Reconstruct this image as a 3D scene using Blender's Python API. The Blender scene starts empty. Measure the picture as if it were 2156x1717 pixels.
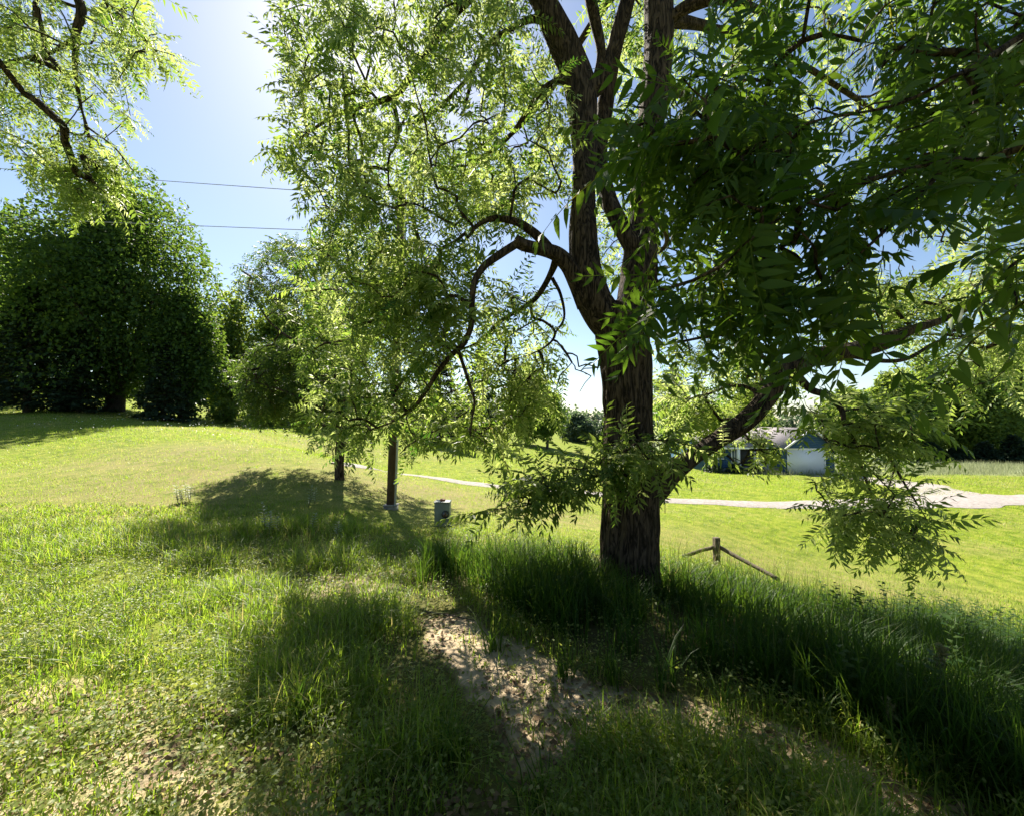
import bpy, math, random
import numpy as np
from mathutils import Matrix, Vector

# ------------------------------------------------------------------ camera, sky, sun, exposure
S = bpy.context.scene
F, CX, CY, HOR = 850.0, 1078.0, 858.5, 890.0          # the photograph measured on a 2156 x 1717 grid
PITCH = math.atan((HOR - CY) / F)
EYE = np.array([0.0, 0.0, 1.6])
cam_d = bpy.data.cameras.new('camera')
cam = bpy.data.objects.new('camera', cam_d)
S.collection.objects.link(cam)
cam.location = EYE.tolist()
cam.rotation_euler = (math.pi / 2 + PITCH, 0, 0)
cam_d.sensor_width = 36.0
cam_d.lens = 36.0 * F / 2156.0
cam_d.clip_start = 0.05
cam_d.clip_end = 4000
S.camera = cam

SUN_AZ, SUN_EL = math.radians(-22.0), math.radians(45.0)   # azimuth from +Y towards +X
SUN = np.array([math.sin(SUN_AZ) * math.cos(SUN_EL), math.cos(SUN_AZ) * math.cos(SUN_EL), math.sin(SUN_EL)])
W = bpy.data.worlds.new('World')
S.world = W
W.use_nodes = True
wn = W.node_tree
wn.nodes.clear()
sky = wn.nodes.new('ShaderNodeTexSky')
sky.sky_type = 'NISHITA'
sky.sun_disc = False
sky.sun_elevation = SUN_EL
sky.sun_rotation = SUN_AZ
sky.air_density = 1.0
sky.dust_density = 0.4
sky.ozone_density = 1.2
bgn = wn.nodes.new('ShaderNodeBackground')
bgn.inputs[1].default_value = 0.052
wo = wn.nodes.new('ShaderNodeOutputWorld')
wn.links.new(sky.outputs[0], bgn.inputs[0])
wn.links.new(bgn.outputs[0], wo.inputs[0])
sl = bpy.data.lights.new('sun', 'SUN')
sl.energy = 5.0
sl.angle = math.radians(0.5)
sl.color = (1.0, 0.92, 0.78)
so = bpy.data.objects.new('sun', sl)
S.collection.objects.link(so)
so.rotation_euler = Vector(SUN.tolist()).to_track_quat('Z', 'Y').to_euler()
so.location = (0, 0, 30)
S.view_settings.view_transform = 'Standard'
S.view_settings.look = 'None'
S.view_settings.exposure = 1.7
S.view_settings.gamma = 1.0
S.view_settings.use_curve_mapping = False
S.cycles.max_bounces = 8
S.cycles.transmission_bounces = 5
S.cycles.diffuse_bounces = 4
S.cycles.use_adaptive_sampling = True

rng = np.random.default_rng(7)
random.seed(7)
COL = S.collection

# ------------------------------------------------------------------ helpers
FW = np.array([0, math.cos(PITCH), math.sin(PITCH)])
UP = np.array([0, -math.sin(PITCH), math.cos(PITCH)])


def ray(px, py):
    u = (np.asarray(px, float) - CX) / F
    v = (CY - np.asarray(py, float)) / F
    d = FW + u[..., None] * np.array([1.0, 0, 0]) + v[..., None] * UP
    return d / d[..., 1:2]


def P(px, py, Y):
    return EYE + ray(np.asarray(px, float), np.asarray(py, float)) * np.asarray(Y, float)[..., None]


def proj(p):
    q = np.asarray(p, float) - EYE
    dep = q @ FW
    ok = dep > 0.05
    dd = np.where(ok, dep, 1.0)
    px = CX + F * q[..., 0] / dd
    py = CY - F * (q @ UP) / dd
    return np.where(ok, px, 1e6), np.where(ok, py, 1e6), dep


def inpoly(x, y, poly):
    x = np.asarray(x, float); y = np.asarray(y, float)
    r = np.zeros(x.shape, bool)
    n = len(poly)
    for i in range(n):
        x0, y0 = poly[i]; x1, y1 = poly[(i + 1) % n]
        if y0 == y1:
            continue
        c = ((y0 > y) != (y1 > y)) & (x < (x1 - x0) * (y - y0) / (y1 - y0) + x0)
        r ^= c
    return r


def unit(a):
    return a / np.maximum(np.linalg.norm(a, axis=-1, keepdims=True), 1e-9)


def hash3(i, j, k, s):
    h = (i * 374761393 + j * 668265263 + k * 2147483647 + s * 1274126177) & 0xFFFFFFFF
    h = ((h ^ (h >> 13)) * 1274126177) & 0xFFFFFFFF
    return ((h ^ (h >> 16)) & 0xFFFF) / 65535.0


def vnoise(p, s=0):
    p = np.asarray(p, float)
    if p.shape[-1] == 2:
        p = np.concatenate([p, np.zeros(p.shape[:-1] + (1,))], -1)
    f = np.floor(p).astype(np.int64)
    t = p - f
    t = t * t * (3 - 2 * t)
    r = 0
    for a in (0, 1):
        for b in (0, 1):
            for c in (0, 1):
                w = (t[..., 0] if a else 1 - t[..., 0]) * (t[..., 1] if b else 1 - t[..., 1]) * (t[..., 2] if c else 1 - t[..., 2])
                r = r + w * hash3(f[..., 0] + a, f[..., 1] + b, f[..., 2] + c, s)
    return r


def mesh(name, v, t, attrs=None, smooth=False):
    v = np.ascontiguousarray(v, np.float32).reshape(-1, 3)
    t = np.ascontiguousarray(t, np.int32)
    k = t.shape[1]
    me = bpy.data.meshes.new(name)
    me.vertices.add(len(v))
    me.vertices.foreach_set('co', v.ravel())
    me.loops.add(t.size)
    me.loops.foreach_set('vertex_index', t.ravel())
    me.polygons.add(len(t))
    me.polygons.foreach_set('loop_start', np.arange(0, t.size, k, dtype=np.int32))
    me.polygons.foreach_set('loop_total', np.full(len(t), k, np.int32))
    if smooth:
        me.polygons.foreach_set('use_smooth', np.ones(len(t), bool))
    for an, av in (attrs or {}).items():
        a = me.attributes.new(an, 'FLOAT', 'POINT')
        a.data.foreach_set('value', np.ascontiguousarray(av, np.float32).ravel())
    me.update(calc_edges=True)
    return me


def obj(name, me, mat=None, parent=None):
    o = bpy.data.objects.new(name, me)
    COL.objects.link(o)
    if mat is not None and me is not None and not me.materials:
        me.materials.append(mat)
    if parent is not None:
        o.parent = parent
    return o


def tag(o, label=None, cat=None, group=None, kind=None):
    if label: o['label'] = label
    if cat: o['category'] = cat
    if group: o['group'] = group
    if kind: o['kind'] = kind
    return o


def empty(name, loc, label, cat, group=None):
    o = bpy.data.objects.new(name, None)
    COL.objects.link(o)
    o.location = [float(c) for c in loc]
    o.empty_display_size = 0.2
    return tag(o, label, cat, group)


class MB:
    """collects triangles / quads (as triangles) for one mesh"""
    def __init__(s):
        s.v = []; s.t = []; s.a = []; s.n = 0

    def add(s, v, t, a=0.5):
        v = np.asarray(v, float).reshape(-1, 3)
        t = np.asarray(t, int)
        if t.shape[1] == 4:
            t = np.concatenate([t[:, [0, 1, 2]], t[:, [0, 2, 3]]])
        s.v.append(v); s.t.append(t + s.n)
        s.a.append(np.full(len(v), a) if np.isscalar(a) else np.asarray(a, float))
        s.n += len(v)

    def box(s, c, d, rz=0.0, taper=1.0):
        c = np.asarray(c, float); d = np.asarray(d, float) / 2
        k = np.array([[-1, -1, -1], [1, -1, -1], [1, 1, -1], [-1, 1, -1], [-1, -1, 1], [1, -1, 1], [1, 1, 1], [-1, 1, 1]], float) * d
        k[4:, :2] *= taper
        R = np.array([[math.cos(rz), -math.sin(rz), 0], [math.sin(rz), math.cos(rz), 0], [0, 0, 1]])
        s.add(k @ R.T + c, [[0, 3, 2, 1], [4, 5, 6, 7], [0, 1, 5, 4], [1, 2, 6, 5], [2, 3, 7, 6], [3, 0, 4, 7]])

    def tube(s, pts, rad, n=8, cap=True, bark=0.0, a=0.5, seed=0):
        pts = np.asarray(pts, float); rad = np.asarray(rad, float)
        if rad.ndim == 0: rad = np.full(len(pts), float(rad))
        T = unit(np.gradient(pts, axis=0))
        ref = np.array([0.0, 0, 1]) if abs(T[0][2]) < 0.9 else np.array([1.0, 0, 0])
        N = np.zeros_like(pts)
        x = unit(np.cross(T[0], ref))
        for i in range(len(pts)):
            x = x - T[i] * (x @ T[i]); x = x / max(np.linalg.norm(x), 1e-9)
            N[i] = x
        B = np.cross(T, N)
        th = np.linspace(0, 2 * math.pi, n, endpoint=False)
        ring = N[:, None] * np.cos(th)[None, :, None] + B[:, None] * np.sin(th)[None, :, None]
        r = rad[:, None] * np.ones(n)
        if bark > 0:
            L = seed * 1.7 + np.concatenate([[0], np.cumsum(np.linalg.norm(np.diff(pts, axis=0), axis=1))])
            q = np.stack(np.broadcast_arrays(np.cos(th)[None] * rad[:, None] * 20, np.sin(th)[None] * rad[:, None] * 20, L[:, None] * 2.2), -1)
            wob = vnoise(q * 0.5, seed + 5) * 1.6
            q[..., 0] += wob; q[..., 1] += wob
            rid = np.minimum(np.abs(vnoise(q, seed) - 0.5) * 4, 1.0)
            fine = vnoise(q * np.array([2.2, 2.2, 3.5]), seed + 3) - .5
            lump = vnoise(q * np.array([.16, .16, .55]), seed + 9) - 0.5
            r = r + bark * (rid - 0.75 + fine * .5) + lump * rad[:, None] * 0.30
        V = pts[:, None] + ring * r[..., None]
        m = len(pts)
        i, j = np.meshgrid(np.arange(m - 1), np.arange(n), indexing='ij')
        q = np.stack([i * n + j, i * n + (j + 1) % n, (i + 1) * n + (j + 1) % n, (i + 1) * n + j], -1).reshape(-1, 4)
        V = V.reshape(-1, 3)
        tri = [q[:, [0, 1, 2]], q[:, [0, 2, 3]]]
        if cap:
            V = np.concatenate([V, pts[:1], pts[-1:]])
            k = np.arange(n)
            tri.append(np.stack([np.full(n, m * n), (k + 1) % n, k], -1))
            tri.append(np.stack([np.full(n, m * n + 1), (m - 1) * n + k, (m - 1) * n + (k + 1) % n], -1))
        s.add(V, np.concatenate(tri), a)

    def mesh(s, name, smooth=False):
        return mesh(name, np.concatenate(s.v), np.concatenate(s.t), {'tint': np.concatenate(s.a)}, smooth)

    def build(s, name, mat, parent=None, smooth=False, loc=None):
        v = np.concatenate(s.v)
        o0 = np.zeros(3)
        if parent is not None: o0 = np.array(parent.location)
        elif loc is not None: o0 = np.asarray(loc, float)
        me = mesh(name, v - o0, np.concatenate(s.t), {'tint': np.concatenate(s.a)}, smooth)
        o = obj(name, me, mat, parent)
        if parent is None and loc is not None: o.location = o0.tolist()
        return o


def spline(pts, n):
    """Catmull-Rom through rows of any width"""
    p = np.asarray(pts, float)
    p = np.concatenate([[2 * p[0] - p[1]], p, [2 * p[-1] - p[-2]]])
    out = []
    for i in range(1, len(p) - 2):
        t = np.linspace(0, 1, n, endpoint=False)[:, None]
        a, b, c, d = p[i - 1], p[i], p[i + 1], p[i + 2]
        out.append(0.5 * (2 * b + (c - a) * t + (2 * a - 5 * b + 4 * c - d) * t ** 2 + (3 * b - a - 3 * c + d) * t ** 3))
    out.append(p[-2][None])
    return np.concatenate(out)


# ------------------------------------------------------------------ materials
def newmat(name):
    m = bpy.data.materials.new(name)
    m.use_nodes = True
    nt = m.node_tree
    nt.nodes.clear()
    out = nt.nodes.new('ShaderNodeOutputMaterial')
    return m, nt, out


def ramp(nt, stops, fac):
    r = nt.nodes.new('ShaderNodeValToRGB')
    e = r.color_ramp.elements
    while len(e) < len(stops): e.new(0.5)
    for el, (p, c) in zip(e, stops):
        el.position = p; el.color = (*c, 1)
    nt.links.new(fac, r.inputs[0])
    return r.outputs[0]


def noise(nt, scale, detail=4, rough=0.55, vec=None, dist=0.0):
    n = nt.nodes.new('ShaderNodeTexNoise')
    n.inputs['Scale'].default_value = scale
    n.inputs['Detail'].default_value = detail
    n.inputs['Roughness'].default_value = rough
    n.inputs['Distortion'].default_value = dist
    if vec is not None: nt.links.new(vec, n.inputs['Vector'])
    return n.outputs[0]


def attr(nt, name):
    a = nt.nodes.new('ShaderNodeAttribute')
    a.attribute_name = name
    return a.outputs['Fac']


def math_n(nt, op, a, b=None):
    m = nt.nodes.new('ShaderNodeMath')
    m.operation = op
    for i, x in enumerate((a, b)):
        if x is None: continue
        if isinstance(x, (int, float)): m.inputs[i].default_value = x
        else: nt.links.new(x, m.inputs[i])
    return m.outputs[0]


def mixc(nt, fac, a, b):
    m = nt.nodes.new('ShaderNodeMix')
    m.data_type = 'RGBA'
    for idx, x in ((0, fac), (6, a), (7, b)):
        if isinstance(x, (int, float)): m.inputs[idx].default_value = x
        elif isinstance(x, tuple): m.inputs[idx].default_value = (*x, 1)
        else: nt.links.new(x, m.inputs[idx])
    return m.outputs[2]


def geo_pos(nt):
    return nt.nodes.new('ShaderNodeNewGeometry').outputs['Position']


def principled(nt, rough=0.6, spec=0.4):
    b = nt.nodes.new('ShaderNodeBsdfPrincipled')
    b.inputs['Roughness'].default_value = rough
    b.inputs['Specular IOR Level'].default_value = spec
    return b


def leafmat(name, base, trans, mixf=0.45, rough=0.5, spec=0.35, objrand=False):
    """base, trans: colour ramps over the per-leaf attribute 'tint'"""
    m, nt, out = newmat(name)
    f = attr(nt, 'tint')
    if objrand:
        oi = nt.nodes.new('ShaderNodeObjectInfo')
        f = math_n(nt, 'ADD', math_n(nt, 'MULTIPLY', f, 0.5), math_n(nt, 'MULTIPLY', oi.outputs['Random'], 0.5))
    b = principled(nt, rough, spec)
    nt.links.new(ramp(nt, base, f), b.inputs['Base Color'])
    t = nt.nodes.new('ShaderNodeBsdfTranslucent')
    nt.links.new(ramp(nt, trans, f), t.inputs['Color'])
    mx = nt.nodes.new('ShaderNodeMixShader')
    mx.inputs[0].default_value = mixf
    nt.links.new(b.outputs[0], mx.inputs[1])
    nt.links.new(t.outputs[0], mx.inputs[2])
    nt.links.new(mx.outputs[0], out.inputs[0])
    return m


def plain(name, col, rough=0.6, spec=0.4, metal=0.0, var=0.25, scale=12.0, bump=0.0, col2=None):
    m, nt, out = newmat(name)
    b = principled(nt, rough, spec)
    b.inputs['Metallic'].default_value = metal
    tc = nt.nodes.new('ShaderNodeTexCoord')
    n = noise(nt, scale, 5, 0.6, tc.outputs['Object'])
    c1 = tuple(c * (1 - var) for c in col)
    c2 = col2 if col2 else tuple(min(1, c * (1 + var)) for c in col)
    nt.links.new(ramp(nt, [(0.3, c1), (0.7, c2)], n), b.inputs['Base Color'])
    if bump > 0:
        bp = nt.nodes.new('ShaderNodeBump')
        bp.inputs['Strength'].default_value = bump
        bp.inputs['Distance'].default_value = 0.02
        nt.links.new(noise(nt, scale * 6, 4, 0.6, tc.outputs['Object']), bp.inputs['Height'])
        nt.links.new(bp.outputs[0], b.inputs['Normal'])
    nt.links.new(b.outputs[0], out.inputs[0])
    return m


def barkmat(name, dark, light, scale=1.0):
    m, nt, out = newmat(name)
    b = principled(nt, 0.9, 0.15)
    pos = geo_pos(nt)
    mp = nt.nodes.new('ShaderNodeMapping')
    mp.inputs['Scale'].default_value = (26 * scale, 26 * scale, 4.5 * scale)
    nt.links.new(pos, mp.inputs[0])
    n1a = noise(nt, 1.6, 6, 0.65, mp.outputs[0], 0.6)
    mp2 = nt.nodes.new('ShaderNodeMapping')
    mp2.inputs['Scale'].default_value = (9 * scale, 9 * scale, 1.3 * scale)
    nt.links.new(pos, mp2.inputs[0])
    n1b = noise(nt, 2.0, 3, 0.5, mp2.outputs[0], 1.2)
    fur = ramp(nt, [(0.40, (1, 1, 1)), (0.50, (0, 0, 0)), (0.60, (1, 1, 1))], n1b)
    n1 = math_n(nt, 'MULTIPLY', math_n(nt, 'ADD', math_n(nt, 'MULTIPLY', n1a, .75), math_n(nt, 'MULTIPLY', fur, .30)), 0.95)
    n2 = noise(nt, 0.9, 3, 0.6, pos)
    c = ramp(nt, [(0.36, dark), (0.72, light)], n1)
    moss = ramp(nt, [(0.45, (0, 0, 0)), (0.75, (1, 1, 1))], n2)
    nt.links.new(mixc(nt, math_n(nt, 'MULTIPLY', moss, 0.35), c, (0.075, 0.058, 0.038)), b.inputs['Base Color'])
    bp = nt.nodes.new('ShaderNodeBump')
    bp.inputs['Strength'].default_value = 0.9
    bp.inputs['Distance'].default_value = 0.05
    nt.links.new(n1, bp.inputs['Height'])
    nt.links.new(bp.outputs[0], b.inputs['Normal'])
    nt.links.new(b.outputs[0], out.inputs[0])
    return m


M_BARK = barkmat('walnut_bark', (0.011, 0.008, 0.006), (0.115, 0.084, 0.058))
M_BARK2 = barkmat('grey_bark', (0.04, 0.035, 0.03), (0.14, 0.12, 0.10))
M_LEAF = leafmat('walnut_leaf', [(0, (0.035, 0.075, 0.012)), (1, (0.075, 0.12, 0.025))],
                 [(0, (0.07, 0.18, 0.015)), (0.5, (0.35, 0.47, 0.065)), (1, (0.66, 0.74, 0.27))], 0.5, 0.5, 0.3)
M_LEAFO = leafmat('walnut_leaf_single', [(0, (0.035, 0.075, 0.012)), (1, (0.075, 0.12, 0.025))],
                  [(0, (0.07, 0.18, 0.015)), (0.5, (0.35, 0.47, 0.065)), (1, (0.66, 0.74, 0.27))], 0.5, 0.5, 0.3, objrand=True)
M_SHADE = leafmat('walnut_leaf_shaded', [(0, (0.014, 0.045, 0.005)), (1, (0.045, 0.085, 0.013))],
                  [(0, (0.06, 0.16, 0.010)), (0.85, (0.20, 0.31, 0.025)), (1, (0.42, 0.38, 0.04))], 0.45, 0.5, 0.22, objrand=True)  # walnut leaf again, with the bough's shade put into darker colours
M_WALDARK = leafmat('small_walnut_leaf_shaded', [(0, (0.025, 0.06, 0.012)), (1, (0.06, 0.10, 0.022))],
                    [(0, (0.09, 0.17, 0.02)), (1, (0.24, 0.30, 0.04))], 0.42, 0.5, 0.25)  # darker walnut leaf copy; the crown's self-shade is in the colour
M_DARKTREE = leafmat('maple_leaf', [(0, (0.022, 0.05, 0.016)), (1, (0.06, 0.11, 0.024))],
                     [(0, (0.07, 0.17, 0.018)), (1, (0.26, 0.36, 0.04))], 0.44, 0.6, 0.2)
M_MIDTREE = leafmat('field_tree_leaf', [(0, (0.045, 0.10, 0.022)), (1, (0.10, 0.155, 0.035))],
                    [(0, (0.16, 0.29, 0.03)), (1, (0.40, 0.48, 0.07))], 0.48, 0.6, 0.2)
M_BLUETREE = leafmat('hazy_tree_leaf', [(0, (0.05, 0.085, 0.05)), (1, (0.10, 0.14, 0.09))],
                     [(0, (0.10, 0.17, 0.07)), (1, (0.18, 0.24, 0.10))], 0.35)  # haze of the far trees put into a greyer, bluer leaf colour
M_CONIFER = leafmat('conifer_needle', [(0, (0.016, 0.035, 0.016)), (1, (0.035, 0.06, 0.022))],
                    [(0, (0.03, 0.06, 0.015)), (1, (0.07, 0.10, 0.02))], 0.2, 0.6, 0.3)
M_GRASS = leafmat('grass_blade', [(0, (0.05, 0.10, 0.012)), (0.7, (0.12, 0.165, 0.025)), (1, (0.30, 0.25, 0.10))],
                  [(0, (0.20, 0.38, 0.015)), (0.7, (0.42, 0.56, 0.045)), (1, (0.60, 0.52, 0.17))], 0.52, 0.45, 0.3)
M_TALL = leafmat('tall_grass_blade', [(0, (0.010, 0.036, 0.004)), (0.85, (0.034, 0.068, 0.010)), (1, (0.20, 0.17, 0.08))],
                 [(0, (0.06, 0.16, 0.012)), (0.85, (0.19, 0.30, 0.025)), (1, (0.36, 0.30, 0.10))], 0.40, 0.5, 0.18)  # colours lowered to deepen the shade on the tall grass
M_HAY = leafmat('hay_blade', [(0, (0.16, 0.19, 0.09)), (1, (0.30, 0.31, 0.20))], [(0, (0.22, 0.27, 0.10)), (1, (0.38, 0.40, 0.24))], 0.4, 0.7, 0.15)
M_FORB = leafmat('forb_leaf', [(0, (0.025, 0.065, 0.012)), (1, (0.06, 0.10, 0.022))],
                 [(0, (0.13, 0.24, 0.02)), (1, (0.30, 0.36, 0.05))], 0.42, 0.5, 0.25)
M_COVER = leafmat('creeper_leaf', [(0, (0.06, 0.10, 0.02)), (0.8, (0.17, 0.21, 0.05)), (1, (0.28, 0.26, 0.10))],
                  [(0, (0.22, 0.32, 0.03)), (1, (0.46, 0.48, 0.09))], 0.45, 0.5, 0.3)
M_PALE = leafmat('milkweed_leaf_sunlit', [(0, (0.28, 0.32, 0.20)), (1, (0.42, 0.44, 0.32))],
                 [(0, (0.22, 0.28, 0.08)), (1, (0.35, 0.40, 0.14))], 0.4, 0.6, 0.25)  # sunlight put into the pale leaf colour; the weeds stand in shade
M_STEM = plain('weed_stem', (0.10, 0.11, 0.04), 0.7)
M_DRY = leafmat('dry_leaf', [(0, (0.09, 0.055, 0.03)), (1, (0.26, 0.18, 0.10))],
                [(0, (0.12, 0.08, 0.03)), (1, (0.25, 0.18, 0.08))], 0.15, 0.7, 0.2)
M_WHITE = plain('white_petal', (0.75, 0.75, 0.70), 0.6, var=0.08)


def groundmat():
    m, nt, out = newmat('lawn_and_sand')
    b = principled(nt, 0.95, 0.1)
    pos = geo_pos(nt)
    big = noise(nt, 0.28, 4, 0.6, pos)
    mid = noise(nt, 2.6, 5, 0.65, pos)
    fine = noise(nt, 30, 4, 0.7, pos)
    g = ramp(nt, [(0.34, (0.09, 0.14, 0.010)), (0.5, (0.17, 0.225, 0.016)), (0.66, (0.26, 0.285, 0.032))], mid)
    straw = ramp(nt, [(0.3, (0.17, 0.145, 0.06)), (0.7, (0.29, 0.245, 0.115))], fine)
    sfac = ramp(nt, [(0.50, (0, 0, 0)), (0.68, (1, 1, 1))], math_n(nt, 'ADD', math_n(nt, 'MULTIPLY', big, 0.6), math_n(nt, 'MULTIPLY', mid, 0.42)))
    sfac = math_n(nt, 'MAXIMUM', math_n(nt, 'MULTIPLY', sfac, 0.6), math_n(nt, 'MULTIPLY', attr(nt, 'straw'), ramp(nt, [(0.3, (0.2, 0.2, 0.2)), (0.55, (1, 1, 1))], mid)))
    lawn = mixc(nt, sfac, g, straw)
    lawn = mixc(nt, math_n(nt, 'MULTIPLY', fine, 0.35), lawn, (0.05, 0.07, 0.012))
    hay = ramp(nt, [(0.3, (0.17, 0.21, 0.10)), (0.7, (0.26, 0.30, 0.18))], mid)
    lawn = mixc(nt, attr(nt, 'hay'), lawn, hay)
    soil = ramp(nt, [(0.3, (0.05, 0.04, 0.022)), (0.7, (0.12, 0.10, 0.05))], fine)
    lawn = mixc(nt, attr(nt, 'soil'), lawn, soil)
    sandn = noise(nt, 9, 6, 0.7, pos)
    sand = ramp(nt, [(0.3, (0.30, 0.235, 0.16)), (0.6, (0.45, 0.355, 0.235)), (0.8, (0.52, 0.435, 0.31))], sandn)
    sand = mixc(nt, math_n(nt, 'MULTIPLY', ramp(nt, [(0.55, (0, 0, 0)), (0.7, (1, 1, 1))], fine), 0.3), sand, (0.20, 0.15, 0.10))
    sf = math_n(nt, 'ADD', attr(nt, 'sand'), math_n(nt, 'MULTIPLY', math_n(nt, 'SUBTRACT', mid, 0.5), 0.9))
    sf = ramp(nt, [(0.42, (0, 0, 0)), (0.58, (1, 1, 1))], sf)
    nt.links.new(mixc(nt, sf, lawn, sand), b.inputs['Base Color'])
    bp = nt.nodes.new('ShaderNodeBump')
    bp.inputs['Strength'].default_value = 0.7
    bp.inputs['Distance'].default_value = 0.03
    nt.links.new(math_n(nt, 'ADD', fine, sandn), bp.inputs['Height'])
    nt.links.new(bp.outputs[0], b.inputs['Normal'])
    nt.links.new(b.outputs[0], out.inputs[0])
    return m


M_GROUND = groundmat()
M_GRAVEL = plain('pale_gravel', (0.28, 0.255, 0.24), 0.95, 0.1, var=0.3, scale=7, bump=0.8)
M_WOOD = plain('weathered_wood', (0.11, 0.09, 0.065), 0.85, 0.2, var=0.4, scale=9, bump=0.5)
M_POLE = plain('brown_treated_wood', (0.13, 0.085, 0.05), 0.85, 0.2, var=0.3, scale=8, bump=0.4)
M_GALV = plain('grey_conduit', (0.62, 0.64, 0.66), 0.4, 0.5, 0.2, 0.12, 20)
M_BOX = plain('grey_painted_steel', (0.17, 0.20, 0.185), 0.5, 0.4, 0.0, 0.22, 7)
M_BLACK = plain('dark_rubber', (0.02, 0.02, 0.02), 0.5)
M_RUST = plain('rusty_hub', (0.20, 0.08, 0.04), 0.7)
M_YELLOW = plain('yellow_plastic', (0.55, 0.42, 0.06), 0.5, var=0.1)
M_WIRE = plain('wire_metal', (0.30, 0.31, 0.33), 0.5, 0.5, 0.3)
M_GLASSD = plain('meter_glass', (0.05, 0.06, 0.07), 0.08, 0.8)
M_SIDING = plain('blue_siding', (0.025, 0.075, 0.15), 0.6, var=0.1)
M_TRIM = plain('white_trim', (0.78, 0.78, 0.78), 0.5, var=0.04)
M_GDOOR = plain('white_garage_door', (0.70, 0.72, 0.76), 0.5, var=0.04)
M_ROOF = plain('grey_shingle', (0.24, 0.22, 0.23), 0.9, 0.2, var=0.2, scale=6, bump=0.4)
M_DARK = plain('porch_shade', (0.03, 0.03, 0.035), 0.7)  # dark colour stands for the shade inside the porch
M_PANE = plain('window_pane', (0.10, 0.13, 0.16), 0.06, 0.9, var=0.1)
M_CONC = plain('concrete', (0.22, 0.215, 0.20), 0.9, var=.35)
M_SPIKE = leafmat('seed_head', [(0, (0.12, 0.13, 0.05)), (1, (0.20, 0.18, 0.09))], [(0, (0.2, 0.22, 0.06)), (1, (0.3, 0.28, 0.1))], 0.35)

# ------------------------------------------------------------------ terrain: heights read off sight lines
CP = [  # px, py, forward distance
    (0, 1717, 1.65), (1078, 1717, 1.65), (2156, 1717, 1.70), (540, 1500, 2.25), (1078, 1450, 2.45),
    (1325, 1215, 4.2), (800, 1200, 5.0), (400, 1250, 4.2), (0, 1250, 4.0), (0, 1150, 6.0), (400, 1110, 7.0), (620, 1125, 6.6),
    (1000, 1128, 6.5), (1000, 1090, 8.2), (930, 1112, 7.7), (822, 1076, 8.5), (900, 1065, 10.5), (1050, 1085, 10.5), (1100, 1050, 13.5),
    (1300, 1125, 9.0), (1250, 1180, 5.8), (1500, 1195, 6.4), (1600, 1190, 9.3), (1800, 1345, 4.2), (1800, 1290, 6.6), (2156, 1500, 2.9), (2156, 1420, 4.0),
    (2156, 1300, 8.0), (1900, 1240, 9.0), (1700, 1190, 10.5), (1800, 1140, 12.5), (2156, 1105, 16.0), (1500, 1100, 13.5),
    (0, 1000, 12.0), (0, 940, 17.0), (0, 878, 24.0), (300, 900, 22.0), (300, 886, 28.0), (300, 868, 36.0), (0, 868, 34.0), (250, 990, 12.0),
    (440, 1000, 11.5), (560, 1010, 10.8), (715, 1008, 11.0), (700, 966, 15.0), (560, 935, 17.0), (430, 913, 21.0),
    (450, 890, 38.0), (620, 892, 40.0), (700, 940, 28.0), (800, 945, 32.0), (800, 905, 48.0),
    (753, 981, 21.0), (836, 997, 19.5), (1003, 1019, 19.0), (1149, 1031, 18.5), (1278, 1042, 18.0), (1389, 1052, 18.0), (1550, 1059, 18.0),
    (1710, 1063, 18.5), (2000, 1048, 21.0), (2156, 1054, 20.5), (1000, 965, 30.0), (1100, 946, 45.0), (1160, 942, 55.0),
    (1300, 1010, 25.0), (1500, 1015, 26.0), (1650, 998, 35.0), (1500, 994, 36.0), (2100, 1010, 30.0), (2100, 978, 46.0), (1900, 975, 50.0),
    (2156, 970, 60.0), (1400, 950, 60.0), (1250, 940, 70.0),
]
_c = np.array(CP)
_w = P(_c[:, 0], _c[:, 1], _c[:, 2])
_extra = np.array([[0, -3, 0.05], [-6, -3, 0.1], [6, -3, -0.3], [0, -15, 0.2], [-15, 0, 0.3], [15, 0, -2.2], [12, -8, -1.2], [-30, 10, 1.5], [-45, 40, 4.5],
                   [0, 100, 0.5], [-60, 100, 5], [60, 100, -2.5], [120, 60, -4], [-120, 40, 6], [0, 220, 2], [160, 220, -1], [-160, 220, 7], [0, -120, 1], [120, -80, -4], [-120, -80, 3]])
TP = np.concatenate([_w, _extra])


def _warp(xy):
    r = np.linalg.norm(xy, axis=-1, keepdims=True)
    return xy / np.maximum(r, 1e-6) * np.log1p(r / 6.0) * 6.0


_t = _warp(TP[:, :2])
_d2 = ((_t[:, None] - _t[None]) ** 2).sum(-1)
_A = np.zeros((len(_t) + 3, len(_t) + 3))
_A[:-3, :-3] = -np.sqrt(_d2 + 0.5) + np.eye(len(_t)) * 0.15
_A[:-3, -3] = 1; _A[:-3, -2:] = _t
_A[-3, :-3] = 1; _A[-2:, :-3] = _t.T
_sol = np.linalg.solve(_A, np.concatenate([TP[:, 2], np.zeros(3)]))


def ground_z(x, y):
    xy = np.stack(np.broadcast_arrays(np.asarray(x, float), np.asarray(y, float)), -1)
    sh = xy.shape[:-1]
    q = _warp(xy.reshape(-1, 2))
    z = np.zeros(len(q))
    for a in range(0, len(q), 40000):
        b = q[a:a + 40000]
        d = ((b[:, None] - _t[None]) ** 2).sum(-1)
        z[a:a + 40000] = -np.sqrt(d + 0.5) @ _sol[:-3] + _sol[-3] + b @ _sol[-2:]
    flat = xy.reshape(-1, 2)
    z += (vnoise(flat * 1.3, 3) - 0.5) * 0.05 + (vnoise(flat * 0.35, 4) - 0.5) * 0.10
    return z.reshape(sh)


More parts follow.
